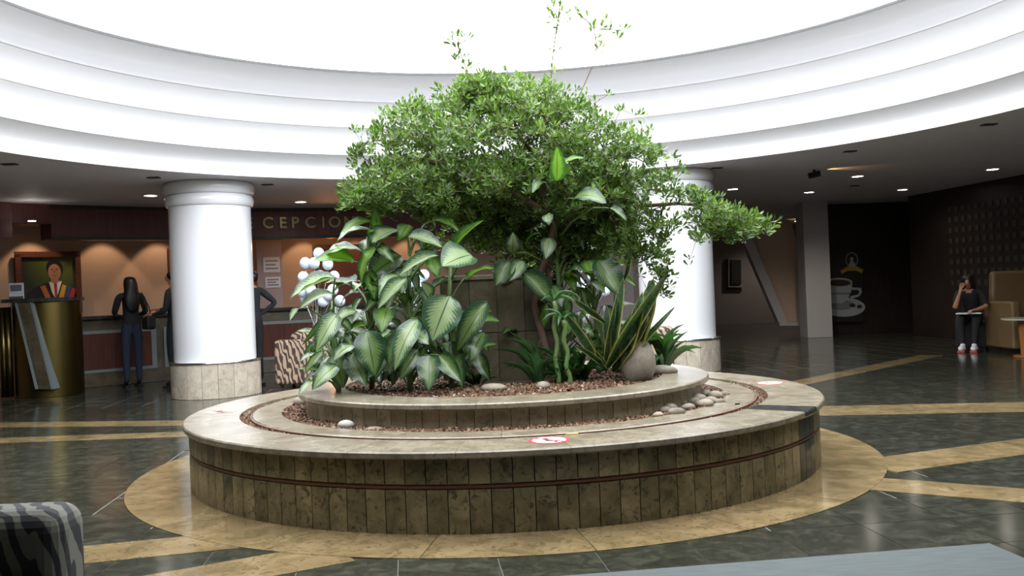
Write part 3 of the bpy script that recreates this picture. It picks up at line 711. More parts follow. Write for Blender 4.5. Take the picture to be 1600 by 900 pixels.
# stones
def stone_obj(name, px, py, z, rx, ry, rz, label, m, group=None, cat='stone'):
    p = onz(px, py, z); b = MB().ball((0, 0, 0), (1, 1, 1), 16, 10)
    sd = U(0, 50); vv = []
    for v in b.v:
        v = Vector(v); k = 1 + .09 * math.sin(v.x * 2.3 + sd) + .07 * math.sin(v.y * 3.1 + sd * 2) + .05 * math.sin(v.z * 2.7 + sd)
        vv.append((v.x * rx * k, v.y * ry * k, v.z * rz * k))
    b.v = vv; me = b.mesh(name, m, True)
    o = bpy.data.objects.new(name, me); C.objects.link(o); o.location = (p.x, p.y, z + rz * .8); o.rotation_euler = (0, 0, U(-.5, .5))
    return tag(o, label, cat, group)
g1 = 'pale river stones heaped on the gravel at right'
RS = ((1046, 641, 24, 'pale rounded stone at the left front of the heap by the raised wall'), (1039, 644, 20, 'small grey stone at the left tip of the heap'), (1060, 634, 26, 'tan egg-shaped stone on top of the left half of the heap'),
      (1057, 648, 24, 'cream stone at the front edge of the heap'), (1075, 640, 20, 'round stone in the middle of the heap, right of the egg-shaped one'), (1090, 628, 30, 'large brown stone in the middle of the heap'),
      (1100, 636, 26, 'grey stone at the front of the right half of the heap'), (1112, 630, 24, 'flat grey stone near the right end of the heap'), (1117, 622, 26, 'tan stone at the back of the right end of the heap'),
      (1101, 619, 26, 'long tan stone against the raised wall at the right of the heap'), (1083, 630, 22, 'half buried stone between the brown and the round stones'), (1124, 630, 18, 'small grey stone at the far right tip of the heap'),
      (1028, 651, 16, 'smallest stone lying apart, left of the heap'), (1132, 618, 18, 'small stone lying apart, behind the right tip of the heap'))
for px, py, r, lb in RS:
    k = r * .0023; stone_obj('river_stone', px, py + 2, .42, k, k * .75, k * .55, lb, M['pebble'], g1)
stone_obj('river_stone', 541, 670, .42, .055, .045, .03, 'single white river stone on the gravel at left front', mat('pale_pebble', (.32, .30, .27), .7))
stone_obj('river_stone', 585, 673, .42, .06, .04, .015, 'flat grey stone half sunk in the front gravel', M['pebble'])
stone_obj('river_stone', 472, 634, .42, .07, .05, .04, 'grey river stone on the gravel at the left end', M['pebble'])
stone_obj('river_stone', 772, 611, .56, .085, .06, .03, 'flat pale stone on the mulch before the pedestal', M['pebble'])
stone_obj('river_stone', 850, 608, .56, .05, .04, .03, 'small dark stone near the tree stems', M['rock'])
stone_obj('river_stone', 1030, 588, .56, .13, .08, .045, 'flat pale stone right of the boulder', M['pebble'])
stone_obj('river_stone', 1002, 592, .56, .06, .05, .03, 'small stone at the foot of the boulder', M['pebble'])
stone_obj('boulder', 996, 597, .56, .125, .13, .165, 'large rounded grey brown boulder at the snake plant', M['rock'], cat='boulder')

# pedestal block
pedx0, pedx1, pedy0, pedy1, pz1 = -.54, .30, 7.05, 7.35, 1.34
pe = thing('stone_pedestal', 'brown stone clad block standing among the plants', 'pedestal', ((pedx0 + pedx1) / 2, 7.2, .55))
MB().box(((pedx0 + pedx1) / 2, 7.2, (.5 + pz1) / 2), ((pedx1 - pedx0) / 2 - .015, .135, (pz1 - .5) / 2)).build('core', M['grout'], pe)
for k in range(4):
    xa = pedx0 + (pedx1 - pedx0) * k / 4; xb = pedx0 + (pedx1 - pedx0) * (k + 1) / 4
    for z0, z1 in ((.5, .93), (.936, pz1)): MB().box(((xa + xb) / 2, 7.062, (z0 + z1) / 2), ((xb - xa) / 2 - .003, .012, (z1 - z0) / 2)).build('cladding_panel', M['stone_brown'], pe)
for sx in (pedx0, pedx1): MB().box((sx, 7.2, (.5 + pz1) / 2), (.012, .14, (pz1 - .5) / 2)).build('cladding_panel', M['stone_brown'], pe)
MB().box(((pedx0 + pedx1) / 2, 7.2, pz1 + .018), ((pedx1 - pedx0) / 2 + .02, .17, .018)).build('cap_slab', M['stone_top'], pe, bevel=.006)

# no-sitting signs
redm = mat('sign_red', (.45, .03, .04), .5); wh = mat('sign_white', (.8, .8, .85), .5)
for px, py, lb in ((858, 688, 'round red and white no-sitting sign on the front of the bench'), (1203, 598.5, 'round red and white no-sitting sign on the right end of the bench'), (345, 643.5, 'worn round no-sitting sign on the left end of the bench')):
    p = onz(px, py, .437); s = thing('no_sitting_sign', lb, 'sign', (p.x, p.y, .437), 'no-sitting signs on the bench')
    MB().lathe([(0, .4372), (.112, .4372), (.112, .4385), (0, .4385)], p.x, p.y, 36).build('sign_disc', redm if px > 400 else mat('sign_faded', (.45, .25, .24), .5), s)
    MB().lathe([(0, .4386), (.092, .4386), (.092, .4392), (0, .4392)], p.x, p.y, 36).build('sign_face', wh if px > 400 else M['stone_top'], s)
    MB().box((p.x, p.y, .4396), (.095, .009, .0006), math.radians(-40)).build('sign_bar', redm, s)
    b = MB().lathe([(0, .4394), (.016, .4394), (.016, .4400), (0, .4400)], p.x - .02, p.y + .045, 12)
    b.box((p.x - .012, p.y + .005, .4397), (.013, .03, .0004)); b.box((p.x + .012, p.y - .03, .4397), (.028, .009, .0004)); b.box((p.x + .034, p.y - .052, .4397), (.008, .025, .0004))
    b.build('seated_figure', M['black'], s)
p = onz(893, 679, .437); o = MB().prism([(p.x - .035, p.y - .01, .438), (p.x + .03, p.y - .006, .438), (p.x + .04, p.y + .02, .438), (p.x - .01, p.y + .01, .438)], (0, 0, .004)).build('fallen_leaf', mat('yellow_leaf', (.6, .38, .04), .6), origin=(p.x, p.y, .438)); tag(o, 'small yellow fallen leaf lying at the bench groove', 'leaf')
p = onz(1151, 632, .437); o = MB().prism([(p.x - .015, p.y - .015, .438), (p.x + .02, p.y - .01, .438), (p.x, p.y + .02, .438)], (0, 0, .008)).build('fallen_leaf', M['black'], origin=(p.x, p.y, .438)); tag(o, 'tiny dark dry leaf on the inner kerb at right', 'leaf')

# ================================================================== PLANTS
# ---- big leaf meshes (x across, y along 0..1, z up)
def leaf_mesh(name, m, arch=.12, fold=.25, wav=.02, droop=0.0, nx=6, ny=12, shape='oval', twist=0):
    me = bpy.data.meshes.new(name); vs = []; uv = []
    for j in range(ny + 1):
        v = j / ny
        if shape == 'oval': wdt = (math.sin(PI * min(1, v ** .78)) ** .72) * (1 - .12 * v) if 0 < v < 1 else .0
        else: wdt = min(1, .38 + 2.2 * v) * (1 - v ** 3.5) ** .8 * (1 if v < 1 else 0)
        for i in range(nx + 1):
            u = i / nx * 2 - 1; x = .5 * wdt * u
            z = arch * 4 * v * (1 - v) - droop * v * v + fold * abs(x) * (1 - .4 * v) + wav * math.sin(v * 17 + u * 2) * abs(u)
            a = twist * v; X = x * math.cos(a); Z = z + x * math.sin(a)
            vs.append((X, v, Z)); uv.append(((u + 1) / 2, v))
    fs = [(j * (nx + 1) + i, j * (nx + 1) + i + 1, (j + 1) * (nx + 1) + i + 1, (j + 1) * (nx + 1) + i) for j in range(ny) for i in range(nx)]
    me.from_pydata(vs, [], fs); l = me.uv_layers.new(name='UVMap')
    for lp in me.loops: l.data[lp.index].uv = uv[lp.vertex_index]
    me.materials.append(m); me.polygons.foreach_set('use_smooth', [True] * len(me.polygons)); me.update(); return me
DL = {}
for key, mm in (('p', M['dief']), ('d', M['dief_dark']), ('b', M['dief_bright'])):
    DL[key] = [leaf_mesh('leaf', mm, a, f, w_, 0) for a, f, w_ in ((.10, .30, .012), (.16, .18, .02), (.06, .40, .016))]
SL = [leaf_mesh('leaf', M['sans'], a, f, .006, 0, 4, 12, 'blade', t) for a, f, t in ((.03, .5, .3), (.06, .4, -.5), (.02, .5, .8), (.14, .4, .2))]
GL = [leaf_mesh('leaf', M['foliage_low'], a, f, .01, 0, 2, 8, 'blade', 0) for a, f in ((.15, .3), (.25, .3))]
def place_leaf(me, p0, p1, width, n, parent, name='leaf'):
    p0 = Vector(p0); p1 = Vector(p1); y = p1 - p0; L = y.length; y.normalize(); n = Vector(n)
    x = y.cross(n)
    if x.length < .05: x = y.cross(Vector((0.3, 1, .2)))
    x.normalize(); z = x.cross(y)
    mw = Matrix(((x.x * width, y.x * L, z.x * L, p0.x), (x.y * width, y.y * L, z.y * L, p0.y), (x.z * width, y.z * L, z.z * L, p0.z), (0, 0, 0, 1)))
    return link(name, me, parent, mw)
HINT = {'f': (0, -.95, .35), 'm': (0, -.7, .75), 'u': (0, -.22, 1), 'l': (-.6, -.6, .5), 'r': (.6, -.6, .5)}
S3 = lambda x, y: (440 + x / 3, 320 + y / 3)
S4 = lambda x, y: (760 + x / 3.4625, 360 + y / 3.4625)
plants = {}
def dief(key, px, base_y, Y, top, label, group=None):
    p = at(px, base_y, Y); p.z = .555; t = thing('dumb_cane', label, 'plant', p)
    top = at(*top, Y + .02)
    cane = [p, p.lerp(top, .35) + Vector((.02, .01, 0)), p.lerp(top, .7) + Vector((-.015, 0, 0)), top]
    MB().tube(cane, [.02, .018, .016, .012], 8).build('cane', M['cane'], t, True)
    plants[key] = (t, cane); return t
def petiole(key, pb):
    t, cane = plants[key]; pb = Vector(pb)
    zt = min(max(pb.z - .16, .6), cane[-1].z); lo_, hi_ = cane[0], cane[-1]
    k = (zt - lo_.z) / max(.01, hi_.z - lo_.z); a = lo_.lerp(hi_, k)
    m1 = a.lerp(pb, .5) + Vector((0, 0, .05 + .15 * (pb - a).length)) * .6
    MB().tube([a, a.lerp(m1, .6), m1.lerp(pb, .45) + Vector((0, 0, .01)), pb], [.009, .008, .006, .0045], 5, cap=False).build('stem', M['cane'], t, True)
dief('a', 528, 600, 6.45, (520, 470), 'leafy dumb cane at the left edge of the raised planter')
dief('b', 580, 601, 6.65, (575, 370), 'tall dumb cane behind the left edge plant, with bright upper leaves')
dief('c', 640, 603, 6.45, (640, 400), 'dumb cane with large grey-green leaves, third from the planter left')
dief('d', 705, 604, 6.55, (705, 400), 'dumb cane beside the pedestal with broad pale leaf at top')
dief('e', 876, 600, 7.05, (870, 320), 'tall dumb cane climbing among the tree stems')
dief('g', 815, 600, 7.10, (820, 440), 'dark leaved dumb cane in front of the pedestal right half')
dief('h', 935, 592, 7.15, (925, 410), 'dumb cane with broad leaf behind the snake plant')
BIG = [  # plant, base px, tip px, visible width px, mesh kind, hint, Y
 ('b', S3(345, 268), S3(150, 262), 30, 'b', 'm', 6.1), ('b', S3(380, 222), S3(205, 235), 22, 'b', 'u', 6.15),
 ('b', S3(425, 80), S3(272, 140), 18, 'b', 'm', 6.3), ('b', S3(425, 120), S3(250, 185), 22, 'p', 'u', 6.2),
 ('b', S3(545, 118), S3(425, 180), 22, 'p', 'u', 6.2), ('c', S3(590, 150), S3(755, 200), 26, 'p', 'm', 6.1),
 ('c', S3(735, 238), S3(548, 335), 22, 'p', 'm', 6.0), ('d', S3(890, 235), S3(752, 290), 60, 'p', 'm', 6.0),
 ('d', S3(790, 425), S3(705, 640), 56, 'p', 'f', 5.95), ('d', S3(965, 455), S3(820, 690), 34, 'd', 'f', 6.05),
 ('d', S3(950, 600), S3(885, 735), 26, 'd', 'f', 6.1), ('c', S3(640, 535), S3(528, 782), 32, 'p', 'f', 5.9),
 ('c', S3(590, 345), S3(450, 490), 24, 'p', 'm', 5.95), ('b', S3(545, 330), S3(455, 425), 24, 'p', 'm', 6.1),
 ('b', S3(400, 590), S3(440, 805), 44, 'd', 'f', 5.95), ('a', S3(262, 510), S3(160, 690), 30, 'p', 'f', 5.85),
 ('a', S3(345, 662), S3(240, 735), 22, 'p', 'm', 5.85), ('a', S3(262, 752), S3(142, 870), 26, 'p', 'f', 5.8),
 ('a', S3(195, 685), S3(108, 795), 12, 'p', 'f', 5.85), ('a', S3(255, 342), S3(35, 445), 16, 'p', 'u', 5.95),
 ('a', S3(245, 420), S3(85, 490), 16, 'p', 'u', 5.95), ('a', S3(80, 485), S3(38, 545), 10, 'p', 'm', 5.9),
 ('a', S3(240, 488), S3(95, 660), 10, 'd', 'r', 5.9), ('b', S3(475, 180), S3(375, 375), 26, 'b', 'l', 6.15),
 ('c', S3(690, 80), S3(835, 132), 12, 'b', 'u', 6.25), ('d', S3(805, 215), S3(950, 72), 14, 'b', 'l', 6.2),
 ('c', S3(695, 705), S3(690, 870), 34, 'd', 'f', 5.85), ('c', S3(740, 705), S3(845, 830), 26, 'd', 'f', 5.85),
 ('c', S3(640, 680), S3(555, 820), 24, 'd', 'f', 5.9), ('b', S3(450, 105), S3(440, 15), 18, 'b', 'f', 6.3),
 ('a', S3(350, 500), S3(245, 550), 18, 'p', 'm', 5.95), ('c', S3(610, 610), S3(690, 655), 26, 'p', 'm', 5.95),
 ('b', S3(560, 240), S3(405, 345), 46, 'd', 'm', 6.3), ('c', S3(600, 95), S3(545, 175), 22, 'b', 'm', 6.3),
 ('c', S3(700, 255), S3(735, 345), 22, 'b', 'f', 6.2), ('c', S3(640, 230), S3(700, 190), 22, 'b', 'm', 6.2),
 ('a', S3(250, 700), S3(290, 860), 34, 'd', 'f', 6.0), ('b', S3(330, 700), S3(400, 850), 34, 'd', 'f', 6.0),
 ('a', S3(170, 830), S3(75, 900), 12, 'p', 'm', 5.75), ('b', S3(500, 480), S3(470, 600), 30, 'b', 'f', 6.15),
 ('c', S3(560, 600), S3(500, 760), 26, 'd', 'f', 6.1), ('d', S3(880, 340), S3(990, 300), 16, 'b', 'u', 6.2),
 ('d', S3(790, 640), S3(850, 860), 28, 'd', 'f', 6.1), ('d', S3(700, 440), S3(650, 360), 20, 'p', 'm', 6.1),
 ('e', S4(140, 122), S4(142, 8), 24, 'p', 'f', 6.5), ('e', S4(340, 40), S4(320, 155), 22, 'p', 'f', 6.5),
 ('e', S4(215, 85), S4(295, 12), 12, 'b', 'm', 6.6), ('g', S4(200, 165), S4(125, 275), 22, 'p', 'f', 6.5),
 ('g', S4(130, 170), S4(50, 300), 30, 'd', 'f', 6.5), ('g', S4(195, 225), S4(375, 405), 30, 'd', 'f', 6.5),
 ('g', S4(350, 300), S4(410, 415), 20, 'd', 'f', 6.55), ('h', S4(600, 160), S4(720, 355), 40, 'd', 'f', 6.5),
 ('h', S4(545, 165), S4(570, 258), 22, 'b', 'f', 6.6), ('h', S4(585, 255), S4(470, 212), 18, 'p', 'u', 6.55),
 ('e', (870, 283), (870, 228), 24, 'b', 'f', 5.95), ('e', (877, 262), (914, 247), 12, 'b', 'm', 5.95),
 ('e', (896, 310), (948, 318), 34, 'd', 'm', 5.95), ('e', (855, 335), (858, 352), 16, 'd', 'f', 5.95),
 ('e', (952, 325), (979, 345), 13, 'd', 'm', 5.95), ('e', (845, 285), (832, 302), 14, 'd', 'm', 5.95),
 ('h', S4(640, 330), S4(560, 280), 26, 'b', 'm', 6.7), ('h', S4(430, 250), S4(480, 330), 18, 'b', 'm', 6.7),
]
for key, b0, t0, wpx, kind, hint, Y in BIG:
    Y += .3; Yt = Y - U(.0, .12); pb = at(*b0, Y + .04); ptp = at(*t0, Yt)
    wd = wpx * Y / FPX * (1.18 if hint in 'fmlr' else 2.8)
    wd = max(wd, .05)
    n = Vector(HINT[hint]) + Vector((U(-.15, .15), U(-.1, .1), U(-.1, .1)))
    place_leaf(random.choice(DL[kind]), pb, ptp, wd, n, plants[key][0]); petiole(key, pb)
# filler leaves round each cane
def filler(key, n, zlo, zhi, rad, size, kinds='ddp', yback=.0):
    t, cane = plants[key]
    for _ in range(n):
        a = U(0, 2 * PI); z = U(zlo, zhi); r = U(.08, rad)
        k = (z - cane[0].z) / max(.01, cane[-1].z - cane[0].z); c = cane[0].lerp(cane[-1], min(1, max(0, k)))
        pb = c + Vector((math.sin(a) * r, -math.cos(a) * r * .8 + yback, 0)); pb.z = z
        L = U(.7, 1.1) * size; d = Vector((math.sin(a) * .7 + U(-.3, .3), -math.cos(a) * .7 + U(-.3, .3), U(-.9, .35))).normalized()
        tip = pb + d * L
        if tip.z < .62: tip.z = .62 + U(0, .05)
        if math.hypot(tip.x - CX, tip.y - CY) > 1.55: continue
        n_ = Vector((-d.x * .3, -d.y * .3 - .35, 1))
        place_leaf(random.choice(DL[random.choice(kinds)]), pb, tip, L * U(.38, .5), n_, t); petiole(key, pb)
filler('a', 27, .68, 1.05, .16, .20, 'dddbp', .1)
filler('b', 39, .70, 1.5, .22, .23, 'dddbbp', .1)
filler('c', 39, .70, 1.4, .2, .23, 'ddp', .12)
filler('d', 22, .68, 1.2, .15, .2, 'dd', .1)
filler('e', 15, 1.1, 1.9, .16, .17, 'dp', .05)
filler('g', 10, .9, 1.3, .14, .17, 'd', .05)
filler('h', 21, .7, 1.35, .2, .2, 'db', .1)
# crowded middle-size leaves that fill the clumps
def crowd(n, boxes):
    for _ in range(n):
        x0, x1, y0, y1, Y0_, Y1_ = random.choice(boxes); bx, by, Y = U(x0, x1), U(y0, y1), U(Y0_, Y1_)
        key = min(plants, key=lambda k: abs(plants[k][1][-1].x - at(bx, by, Y).x) + (9 if k in 'egh' and bx < 760 else 0))
        c = plants[key][1][0]; pb = at(bx, by, Y); out = Vector((pb.x - c.x + U(-.15, .15), U(-.3, -.02), U(-.55, .12)))
        if out.length < .05: continue
        L = U(.15, .27); tip = pb + out.normalized() * L
        if tip.z < .61: tip.z = .61
        o = out.normalized(); place_leaf(random.choice(DL[random.choice('dddbp')]), pb, tip, L * U(.34, .46), (-o.x * .3 + U(-.3, .3), -.6, U(.4, 1)), plants[key][0])
        petiole(key, pb)
crowd(62, [(520, 620, 370, 560, 6.4, 6.9), (560, 700, 360, 470, 6.5, 7.0), (600, 720, 440, 570, 6.4, 6.9), (500, 560, 460, 560, 6.4, 6.8), (700, 750, 500, 580, 6.5, 6.8)])
crowd(12, [(890, 960, 420, 540, 7.0, 7.3), (820, 900, 430, 520, 6.9, 7.1)])
# ---- snake plant
p = onz(948, 594, .555)
sn = thing('snake_plant', 'clump of upright snake plant with yellow-edged blades by the boulder', 'plant', p)
SN = [((660, 750), (800, 420), 22, 6.1, 0), ((675, 750), (880, 330), 24, 6.1, 2), ((650, 750), (690, 330), 20, 6.2, 1), ((700, 745), (905, 420), 14, 6.0, 3), ((640, 750), (470, 620), 12, 6.0, 3), ((660, 750), (560, 640), 12, 5.95, 2), ((640, 760), (742, 250), 30, 6.15, 0), ((655, 740), (985, 224), 34, 5.95, 1), ((700, 740), (845, 330), 30, 5.95, 0), ((720, 740), (905, 255), 26, 6.1, 2),
      ((600, 730), (410, 438), 20, 6.0, 0), ((735, 720), (1022, 410), 15, 6.0, 3), ((650, 760), (728, 350), 24, 6.2, 2), ((690, 745), (862, 560), 18, 5.95, 1),
      ((738, 270), (778, 92), 10, 6.2, 3), ((640, 500), (440, 360), 16, 6.1, 3), ((680, 760), (830, 360), 30, 6.0, 1), ((630, 760), (650, 400), 16, 6.25, 2), ((610, 760), (545, 560), 14, 6.1, 0),
      ((720, 745), (850, 470), 20, 6.2, 2), ((600, 740), (430, 560), 10, 6.1, 1), ((760, 740), (830, 560), 16, 6.3, 0), ((640, 750), (585, 430), 14, 6.3, 1), ((630, 760), (500, 500), 14, 6.2, 2)]
for b0, t0, wpx, Y, k in SN:
    Y += .62; pb = at(*S4(*b0), Y); pb.z = max(pb.z, .56); ptp = at(*S4(*t0), Y + U(-.08, .08))
    place_leaf(SL[k], pb, ptp, max(.024, wpx * 1.5 * Y / FPX / 3.46 * 3.0 * .48), (U(-.3, .3), -1, .2), sn)
# ---- spider-like low plants (thin arching blades), right end and middle
def blades(name, label, px, py, Y, n, L0, L1, spread=1.0, wd=.02, lean=(0, 0)):
    p = onz(px, py, .555); t = thing(name, label, 'plant', p)
    for _ in range(n):
        a = U(0, 2 * PI); e = U(.35, 1.25) * spread; L = U(L0, L1)
        d = Vector((math.sin(a) * math.sin(e) + lean[0], math.cos(a) * math.sin(e) + lean[1], math.cos(e))).normalized()
        tip = p + d * L; tip.z = max(tip.z, .60)
        place_leaf(random.choice(GL), p + Vector((math.sin(a) * .03, math.cos(a) * .03, 0)), tip, wd * U(.8, 1.4), (-d.x * .4, -d.y * .4 - .1, 1), t)
    return t
blades('grassy_plant', 'arching grassy plant at the right end behind the boulder', 1036, 584, 7.2, 26, .25, .48, 1.1, .028)
blades('grassy_plant', 'low grassy tuft at the foot of the snake plant', 910, 597, 6.1, 34, .15, .36, 1.1, .013)
blades('grassy_plant', 'low grassy tuft between tree stems and snake plant', 880, 600, 6.3, 30, .15, .4, 1.0, .013)
blades('grassy_plant', 'thin-bladed tuft right before the pedestal', 840, 602, 6.6, 22, .2, .45, 1.0, .013)
blades('grassy_plant', 'thin-bladed tuft left before the pedestal', 745, 604, 6.3, 16, .12, .26, 1.2, .018)
blades('grassy_plant', 'grassy undergrowth behind the left dumb canes', 600, 592, 6.9, 26, .2, .5, 1.0, .03)
blades('grassy_plant', 'grassy undergrowth behind the snake plant', 965, 585, 7.0, 40, .25, .6, .9, .03)
# canes with ringed stems in the middle
for px, tx, ty, lb in ((872, 866, 470, 'knobbly bare cane rising left of the snake plant'), (890, 880, 500, 'short knobbly bare cane nearest the snake plant')):
    p = onz(px, 602, .555); q = at(tx, ty, p.y)
    o = thing('bare_cane', lb, 'plant', p); n_ = 16
    MB().tube([p.lerp(q, k / n_) + Vector((.01 * math.sin(k), 0, 0)) for k in range(n_ + 1)], [.016 + .004 * (k % 2) for k in range(n_ + 1)], 8).build('cane', M['cane'], o, True)
    for k in range(5):
        a = U(0, 6.28); d = Vector((math.sin(a), math.cos(a) * .7, U(-.2, .8))).normalized()
        place_leaf(random.choice(GL), q, q + d * U(.1, .2), .03, (0, -.3, 1), o)

# ---- the tree
rng = np.random.default_rng(11)
TP = at(862, 600, 6.95); TP.z = .555
tree = thing('indoor_tree', 'small-leaved tree spreading a layered crown above the planter', 'tree', TP)
def chain(pts, Y): return [at(x, y, Y + dy) for x, y, dy in pts]
trunks = [[TP] + chain([(856, 560, 0), (846, 520, .02), (834, 475, .03), (838, 440, .02), (858, 395, 0), (866, 350, 0), (848, 310, 0), (852, 262, 0), (860, 215, .02), (850, 180, 0)], 6.95),
          [TP + Vector((.04, .02, 0))] + chain([(872, 560, .1), (868, 520, .12), (858, 470, .1), (856, 420, .1), (872, 370, .1), (900, 335, .12), (930, 300, .1), (960, 270, .1)], 6.95),
          chain([(866, 352, 0), (840, 325, -.1), (800, 300, -.15), (760, 280, -.1), (710, 262, -.05), (660, 250, -.05), (610, 262, -.1)], 6.95),
          chain([(900, 335, .12), (950, 330, .0), (1000, 322, -.1), (1060, 318, -.15), (1110, 322, -.2), (1150, 338, -.2)], 6.95),
          chain([(848, 310, 0), (800, 250, .3), (740, 210, .4), (680, 190, .4)], 6.95), chain([(852, 262, 0), (800, 200, -.25), (760, 160, -.2), (730, 140, -.15)], 6.95)]
nodes = []; par = []
for tr in trunks:
    prev = -1
    if nodes:
        d = [(Vector(n) - tr[0]).length for n in nodes]; prev = int(np.argmin(d)) if min(d) < .25 else -1
    for i, p in enumerate(tr):
        if i:
            a = tr[i - 1]
            for k in (.33, .66): nodes.append(tuple(a.lerp(p, k))); par.append(prev); prev = len(nodes) - 1
        nodes.append(tuple(p)); par.append(prev); prev = len(nodes) - 1
BL = [  # px, py, Y, rx px, ry px, rY m, count
 (700, 215, 6.95, 105, 62, .75, 330), (800, 165, 6.95, 95, 46, .6, 270), (745, 150, 6.9, 50, 28, .35, 90), (880, 220, 6.95, 85, 50, .65, 230), (625, 215, 6.85, 62, 42, .5, 62), (585, 265, 6.8, 35, 30, .35, 20),
 (620, 290, 6.7, 80, 30, .55, 170), (575, 312, 6.6, 35, 18, .3, 50), (720, 280, 6.9, 100, 34, .7, 260), (830, 270, 7.0, 90, 40, .7, 250), (930, 275, 7.0, 70, 42, .6, 170), (985, 230, 6.9, 42, 24, .4, 36), (1022, 245, 6.85, 26, 16, .3, 14),
 (940, 320, 7.1, 60, 28, .5, 120), (840, 320, 7.15, 80, 22, .5, 120), (700, 335, 6.9, 60, 16, .3, 60), (770, 345, 7.2, 70, 26, .4, 110), (960, 350, 7.0, 35, 40, .3, 90), (985, 390, 6.9, 18, 25, .2, 28), (895, 168, 6.95, 50, 18, .35, 30),
 (1030, 285, 6.7, 34, 22, .3, 30), (1120, 330, 6.65, 44, 24, .28, 44), (1155, 350, 6.6, 42, 22, .28, 44), (1120, 362, 6.65, 35, 16, .2, 30), (1080, 305, 6.7, 25, 12, .2, 20), (1190, 348, 6.6, 18, 10, .12, 10),
 (660, 172, 6.9, 45, 14, .3, 26), (1010, 340, 6.8, 40, 30, .25, 28), (1045, 355, 6.75, 30, 22, .2, 14), (1018, 395, 6.8, 22, 25, .2, 18), (1035, 435, 6.8, 16, 28, .15, 18), (955, 205, 6.9, 40, 20, .3, 20), (545, 318, 6.6, 14, 12, .15, 10), (560, 235, 6.8, 18, 16, .2, 12), (915, 385, 7.3, 60, 30, .3, 70), (860, 380, 7.3, 60, 40, .25, 80), (760, 372, 7.25, 80, 24, .25, 110), (870, 350, 7.3, 90, 34, .3, 150), (835, 405, 7.35, 60, 26, .2, 70), (930, 400, 7.4, 50, 30, .2, 60), (680, 320, 7.0, 70, 22, .4, 110), (760, 330, 7.1, 70, 28, .4, 130), (590, 320, 6.8, 40, 14, .3, 40), (960, 300, 6.9, 45, 30, .4, 70), (750, 130, 6.9, 40, 14, .3, 40), (930, 360, 7.2, 45, 30, .3, 60)]
pts = []
for px, py, Y, rx, ry, rY, n in BL:
    n = int(n * 1.25); c = 0
    while c < n:
        v = rng.normal(0, .52, 3); l = np.linalg.norm(v)
        if l > 1.3: continue
        p = at(px + v[0] * rx, py + v[1] * ry, Y + v[2] * rY)
        pts.append(tuple(p)); c += 1
pts = np.array(pts); NA = np.array(nodes)
dist = np.array([np.min(np.linalg.norm(NA - p, axis=1)) for p in pts]); order = np.argsort(dist)
cap_ = len(nodes) + len(pts) * 4; G = np.zeros((cap_, 3)); G[:len(nodes)] = NA; cnt = len(nodes); tips = []
for i in order:
    p = pts[i]; d = np.linalg.norm(G[:cnt] - p, axis=1); d = d + .35 * np.maximum(0, G[:cnt, 2] - p[2]); j = int(np.argmin(d)); a = G[j].copy(); L = np.linalg.norm(p - a)
    k = 1 if L < .12 else (2 if L < .3 else 3); prev = j
    for s in range(1, k + 1):
        q = a + (p - a) * s / k
        if s < k: q = q + rng.uniform(-1, 1, 3) * L * .08 + np.array([0, 0, L * .06])
        G[cnt] = q; par.append(prev); prev = cnt; cnt += 1
    tips.append(prev)
def long_shoot(pxs, Y):
    """a bare shoot along seen points that ends the crown, each knot a leaf tip"""
    global cnt
    p0 = np.array(at(*pxs[0], Y)); d = np.linalg.norm(G[:cnt] - p0, axis=1); prev = int(np.argmin(d)); out = []
    for i, q in enumerate(pxs):
        G[cnt] = np.array(at(*q, Y)); par.append(prev); prev = cnt; cnt += 1; out.append(prev)
    return out
G = np.vstack([G, np.zeros((400, 3))])
hang = [[(985, 285), (1005, 310), (1020, 335), (1035, 370), (1045, 400)], [(985, 345), (1000, 370), (1015, 400), (1030, 430), (1042, 462)], [(1040, 310), (1065, 320), (1080, 345), (1088, 375), (1078, 405)],
        [(1060, 305), (1075, 330), (1098, 352)], [(960, 380), (985, 405), (1000, 430), (1010, 450)], [(1000, 230), (1030, 235), (1052, 248), (1062, 262)], [(600, 270), (570, 280), (548, 300), (532, 325)], [(590, 220), (565, 225), (552, 240), (549, 258)],
        [(985, 330), (1010, 350), (1028, 385), (1022, 420)], [(970, 170), (990, 180), (1003, 178)], [(1150, 350), (1180, 352), (1212, 347)], [(930, 160), (950, 148), (915, 150)]]
for h in hang:
    ids = long_shoot(h, 6.72); tips += ids
shoots = []
ids = long_shoot([(858, 190), (860, 140), (862, 108), (864, 82), (868, 55), (872, 28), (875, 12)], 6.9); shoots += ids[1:]
for e in ((862, 12), (884, 22), (858, 26), (890, 34), (876, 20), (866, 34)): shoots += long_shoot([(872, 30), e], 6.9)[1:]
ids = long_shoot([(738, 130), (730, 110), (722, 92), (716, 72), (716, 58)], 6.85); shoots += ids[1:]
for e in ((705, 66), (728, 62), (735, 100), (712, 92)): shoots += long_shoot([(717, 72), e], 6.85)[1:]
ids = long_shoot([(905, 150), (925, 105), (932, 75), (928, 45), (912, 28)], 7.0); shoots += [ids[-1], ids[-2]]
for e in ((905, 20), (930, 36), (945, 32), (957, 45), (972, 48), (931, 62), (934, 78)): shoots += long_shoot([(928, 45), e], 7.0)[1:]
